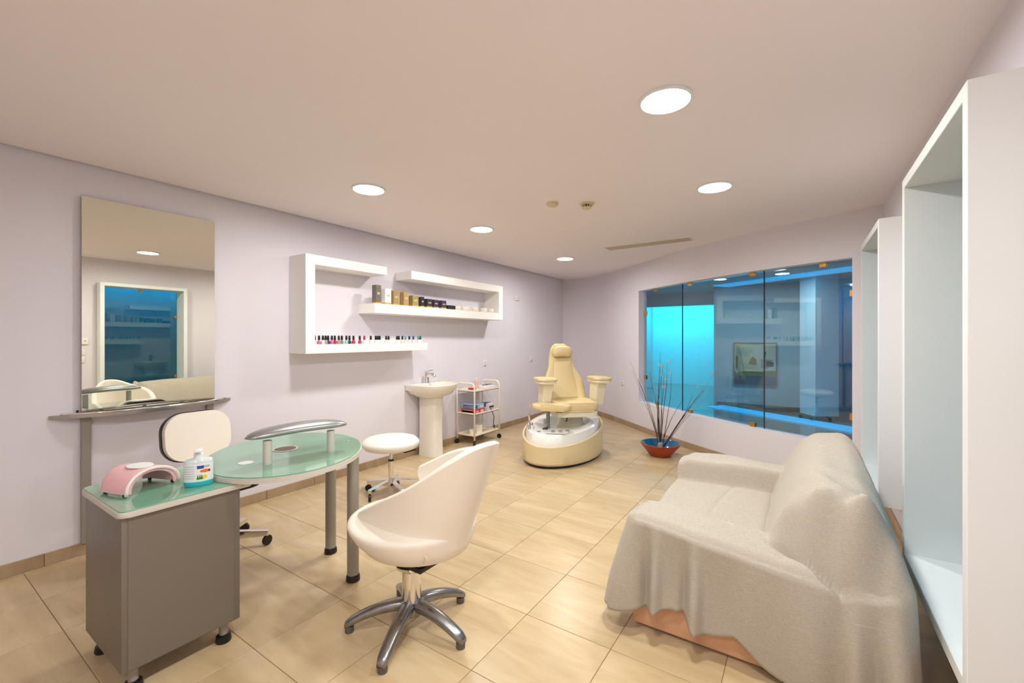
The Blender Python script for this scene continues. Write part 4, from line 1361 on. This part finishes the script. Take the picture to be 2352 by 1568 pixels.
# border loop, starting at near-front corner going along the near side
loop = [(i, 0) for i in range(NX)] + [(NX, j) for j in range(NY)] + [(i, NY) for i in range(NX, 0, -1)] + [(0, j) for j in range(NY, 0, -1)]
nl = len(loop)
pos = [vid[k].co.copy() for k in loop]
prevrow = [vid[k] for k in loop]
arc = [0.0]
for i in range(nl):
    arc.append(arc[-1] + (pos[(i + 1) % nl].xy - pos[i].xy).length)
def hem_z(p):
    x, y = p.x, p.y
    if y < Y0 + .10:                       # near side
        h = interp([(-.8, .085), (-.72, .09), (-.60, .125), (-.50, .165), (-.455, .18), (-.41, .12), (-.36, .10), (-.25, .125), (-.15, .07), (-.05, .02), (.4, .012)], x)
        return h
    if x > X1 - .1:
        return .012
    if x < X0 + .1:
        return .07 + .02 * math.sin(y * 9)
    return .03
FOLDS = [(-.71, .038, .03), (-.63, -.032, .020), (-.575, .046, .020), (-.51, -.004, .025), (-.455, -.024, .018), (-.40, .055, .024), (-.33, .004, .03), (-.20, .010, .05), (.03, .014, .05), (.11, -.016, .03), (.17, .03, .026), (.23, -.018, .022), (.29, .045, .028)]
for r_ in range(1, NK + 1):
    f = r_ / NK
    row = []
    for i, k in enumerate(loop):
        p = pos[i]
        a_, b_ = pos[(i - 1) % nl], pos[(i + 1) % nl]
        tg = (b_ - a_); n = Vector((tg.y, -tg.x, 0)).normalized()
        z = p.z + (hem_z(p) - p.z) * f
        s_ = arc[i]
        out = .022 * f ** .8 + .006 * math.sin(s_ * 11) * f
        if p.y < Y0 + .09:
            for (fx_, am, wd) in FOLDS:
                out += am * math.exp(-((p.x - fx_) / wd) ** 2) * min(1, f * 1.4)
            if p.x < -.62:
                out += .07 * f * sstep(-.62, -.73, p.x)
            out += .012 * math.sin(f * 3.1) * math.sin(p.x * 6 + 1)
        elif p.x > X1 - .09:
            out += .020 * math.sin(p.y * 14) * f + .015 * math.sin(p.y * 31 + 1) * f
            out = min(out, .058)
        elif p.x < X0 + .09:
            out += .022 * math.sin(p.y * 16 + .5) * f
        else:
            out += .015 * math.sin(p.x * 15) * f
        z += (.010 * math.sin(s_ * 17) + .006 * math.sin(s_ * 41)) * f ** 3 if hem_z(p) > .03 else 0
        v = throw.bm.verts.new((p.x + n.x * out, p.y + n.y * out, max(.006, z)))
        uvs[v] = (p.x + n.x * (p.z - z), p.y + n.y * (p.z - z))
        row.append(v)
    for i in range(nl):
        j = (i + 1) % nl
        throw.bm.faces.new((prevrow[i], prevrow[j], row[j], row[i]))
    prevrow = row
uvl = throw.bm.loops.layers.uv.new('UVMap')
for f_ in throw.bm.faces:
    for l_ in f_.loops:
        l_[uvl].uv = uvs[l_.vert]
o = throw.done('sofa_throw', linen_m, smooth=True)
tag(o, 'oatmeal linen throw draped over the whole sofa down to the floor', 'throw')
md = o.modifiers.new('solidify', 'SOLIDIFY'); md.thickness = .004; md.offset = 1

# ================================================================== BEYOND THE GLAZING: blue-lit pool lobby
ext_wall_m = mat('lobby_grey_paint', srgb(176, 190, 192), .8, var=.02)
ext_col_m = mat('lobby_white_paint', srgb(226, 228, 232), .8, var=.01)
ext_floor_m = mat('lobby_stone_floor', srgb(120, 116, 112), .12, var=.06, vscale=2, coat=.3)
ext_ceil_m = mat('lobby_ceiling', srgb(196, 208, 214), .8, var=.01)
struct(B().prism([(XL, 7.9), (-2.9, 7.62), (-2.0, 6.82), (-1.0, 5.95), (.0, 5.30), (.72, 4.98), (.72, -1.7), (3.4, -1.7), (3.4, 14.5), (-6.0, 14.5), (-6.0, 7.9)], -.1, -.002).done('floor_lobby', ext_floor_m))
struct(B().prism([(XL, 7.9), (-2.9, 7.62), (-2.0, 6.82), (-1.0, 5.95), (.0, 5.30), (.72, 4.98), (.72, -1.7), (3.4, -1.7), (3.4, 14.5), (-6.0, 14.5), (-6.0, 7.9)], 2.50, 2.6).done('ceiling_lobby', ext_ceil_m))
struct(B().box(-1.5, .5, 10.05, 10.2, 0, 2.5).done('wall_lobby_back', ext_wall_m))
struct(B().box(-6, -1.5, 10.95, 11.0, 2.19, 2.5).box(-6, -3.35, 10.95, 11.0, 0, 2.5).box(-1.56, -1.5, 10.05, 11.0, 0, 2.5).done('wall_lobby_portal', ext_wall_m))
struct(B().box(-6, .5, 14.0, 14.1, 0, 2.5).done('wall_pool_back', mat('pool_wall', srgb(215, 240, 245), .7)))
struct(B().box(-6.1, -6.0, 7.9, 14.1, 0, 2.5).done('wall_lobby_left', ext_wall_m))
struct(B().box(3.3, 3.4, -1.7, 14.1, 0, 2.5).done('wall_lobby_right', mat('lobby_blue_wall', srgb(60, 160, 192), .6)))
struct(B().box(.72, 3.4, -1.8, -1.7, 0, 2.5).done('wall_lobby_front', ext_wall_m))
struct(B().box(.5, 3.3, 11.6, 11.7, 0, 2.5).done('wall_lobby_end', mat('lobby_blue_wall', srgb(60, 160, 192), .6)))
struct(B().box(-1.5, .5, 10.035, 10.05, 0, .08).done('baseboard_lobby', mat('lobby_skirting', srgb(120, 116, 112), .5)))
o = struct(B().box(-.2, .2, -.2, .2, 0, 2.5).done('wall_column', ext_col_m)); o.location = (.24, 9.35, 0); o.rotation_euler = (0, 0, R(-56 + 90))
o = struct(B().box(-.206, .206, -.206, .206, 0, .08).done('baseboard_column', mat('lobby_skirting', srgb(120, 116, 112), .5))); o.location = (.24, 9.35, 0); o.rotation_euler = (0, 0, R(-56 + 90))
# pool portal columns
for k, x in enumerate((-3.25, -1.75)):
    o = tag(B().box(-.12, .12, -.12, .12, 0, 2.5, bev=.01, seg=1).done('pool_column', ext_col_m), 'pale square column in the bright cyan pool room', 'column', 'columns in the pool room'); o.location = (x - .45 * (k == 0), 12.6, 0)
# LED strips, glowing bands and added fill lamps of the lobby
cyan_m = mat('cyan_led', (0, .8, 1, 1), .4, emit=(0.0, .75, 1.0), estr=26)
blue_m = mat('blue_led', (0, .4, 1, 1), .4, emit=(0.10, .55, .85), estr=26)
def led(name, x0, x1, y0, y1, z, m, lab):
    o = B().box(-(x1 - x0) / 2, (x1 - x0) / 2, -(y1 - y0) / 2, (y1 - y0) / 2, -.03, 0, bev=.004, seg=1).done(name, m); o.location = ((x0 + x1) / 2, (y0 + y1) / 2, z)
    tag(o, lab, 'led light', 'coloured led lights of the lobby'); return o
led('lobby_glow_strip', -4.6, -1.9, 11.6, 11.85, 2.5, cyan_m, 'bright cyan led strip on the pool room ceiling by the portal')
led('lobby_glow_strip', -4.6, -1.9, 13.2, 13.45, 2.5, cyan_m, 'bright cyan led strip on the pool room ceiling by its rear wall')
led('lobby_glow_strip', .8, 2.4, 11.0, 11.06, 2.5, blue_m, 'blue led strip added to light the blue end wall of the lobby')  # strip added to brighten the end wall
led('lobby_glow_strip', 2.98, 3.04, .6, 7.5, 2.5, blue_m, 'blue led strip along the lobby passage ceiling')
band_m = mat('blue_band_glow', (0, .2, .4, 1), .4, emit=(0.008, .36, .72), estr=1.0)  # blue glow put into thin slabs that show as stripes
def band(x0, y0, x1, y1, z, w, lab):
    L_ = math.hypot(x1 - x0, y1 - y0)
    o = B().box(-L_ / 2, L_ / 2, -w / 2, w / 2, 0, .02, bev=.004, seg=1).done('lobby_glow_strip', band_m)
    o.location = ((x0 + x1) / 2, (y0 + y1) / 2, z); o.rotation_euler = (0, 0, math.atan2(y1 - y0, x1 - x0))
    tag(o, lab, 'led light', 'coloured led lights of the lobby')
band(-1.5, 9.86, .9, 8.32, 0.0, .42, 'wide glowing blue band along the lobby floor')
band(-1.4, 9.86, .9, 8.32, 2.475, .42, 'wide glowing blue band along the lobby ceiling')
band(-2.6, 9.3, 1.1, 6.7, 2.475, .34, 'glowing blue band on the lobby ceiling close to the glazing')
for (x, y, lab) in ((-.28, 8.55, 'round white downlight added on the lobby ceiling to light the square column'), (-1.25, 8.75, 'round white downlight added to light the lobby wall by the cyan portal')):
    t = thing('ceiling_downlight', lab, 'ceiling light', (x, y, 2.5))  # both lamps added to brighten the column and the grey wall
    B().lathe([(.10, 0), (.115, 0), (.115, -.01), (.10, -.012)], 28, close=True).done('trim_ring', white_m, t)
    B().lathe([(.0995, -.002), (.0995, -.006), (0, -.008)], 28).done('diffuser', mat('lobby_fill_lens', (1, 1, 1, 1), .4, emit=(.62, .92, 1.0), estr=150), t, smooth=True)
# picture on the lobby wall
t = thing('framed_picture', 'framed still life picture with plants and table on the lobby wall', 'picture', (-.80, 10.05, .49))
fw_, fh_ = .364, .82
B().box(-fw_, fw_, -.03, 0, 0, fh_).done('backing', mat('picture_ground', srgb(196, 186, 160), .6), t)
B().box(-fw_ - .02, -fw_, -.045, 0, -.02, fh_ + .02).box(fw_, fw_ + .02, -.045, 0, -.02, fh_ + .02).box(-fw_, fw_, -.045, 0, fh_, fh_ + .02).box(-fw_, fw_, -.045, 0, -.02, 0).done('frame', mat('picture_frame', srgb(110, 104, 104), .4), t)
def pr(name, pts, c, z=-.031):
    q = B(); vv = [q.bm.verts.new((p[0] * fw_, z, p[1] * fh_)) for p in pts]; q.bm.faces.new(vv)
    q.done(name, mat('print_%d_%d_%d' % c, srgb(*c), .6), t)
pr('printed_floor', [(-1, 0), (1, 0), (1, .2), (-1, .2)], (74, 92, 112), -.0310)
pr('printed_lawn', [(-1, .2), (1, .2), (1, .34), (-1, .3)], (120, 124, 78), -.0311)
pr('printed_curtain', [(-.95, .25), (-.5, .33), (-.62, .7), (-.8, .98), (-.95, .98)], (168, 160, 140), -.0312)
pr('printed_shadow', [(-.95, .36), (-.85, .36), (-.83, .68), (-.95, .68)], (84, 80, 62), -.0313)
pr('printed_table', [(-.45, .36), (.2, .36), (.2, .50), (-.45, .50)], (176, 168, 150), -.0312)
pr('printed_plant', [(-.3, .5), (-.02, .46), (.1, .5), (.08, .6), (-.08, .68), (-.2, .62)], (128, 120, 46), -.0313)
pr('printed_sofa', [(.3, .40), (.7, .38), (.85, .6), (.3, .62)], (140, 130, 118), -.0312)
pr('printed_chair', [(.55, .44), (.9, .44), (.9, .55), (.6, .56)], (50, 56, 50), -.0313)
pr('printed_vase', [(.4, .65), (.5, .65), (.56, .8), (.48, .8)], (58, 58, 46), -.0314)
pr('printed_stool', [(.62, .37), (.9, .37), (.9, .42), (.62, .42)], (188, 196, 180), -.0314)
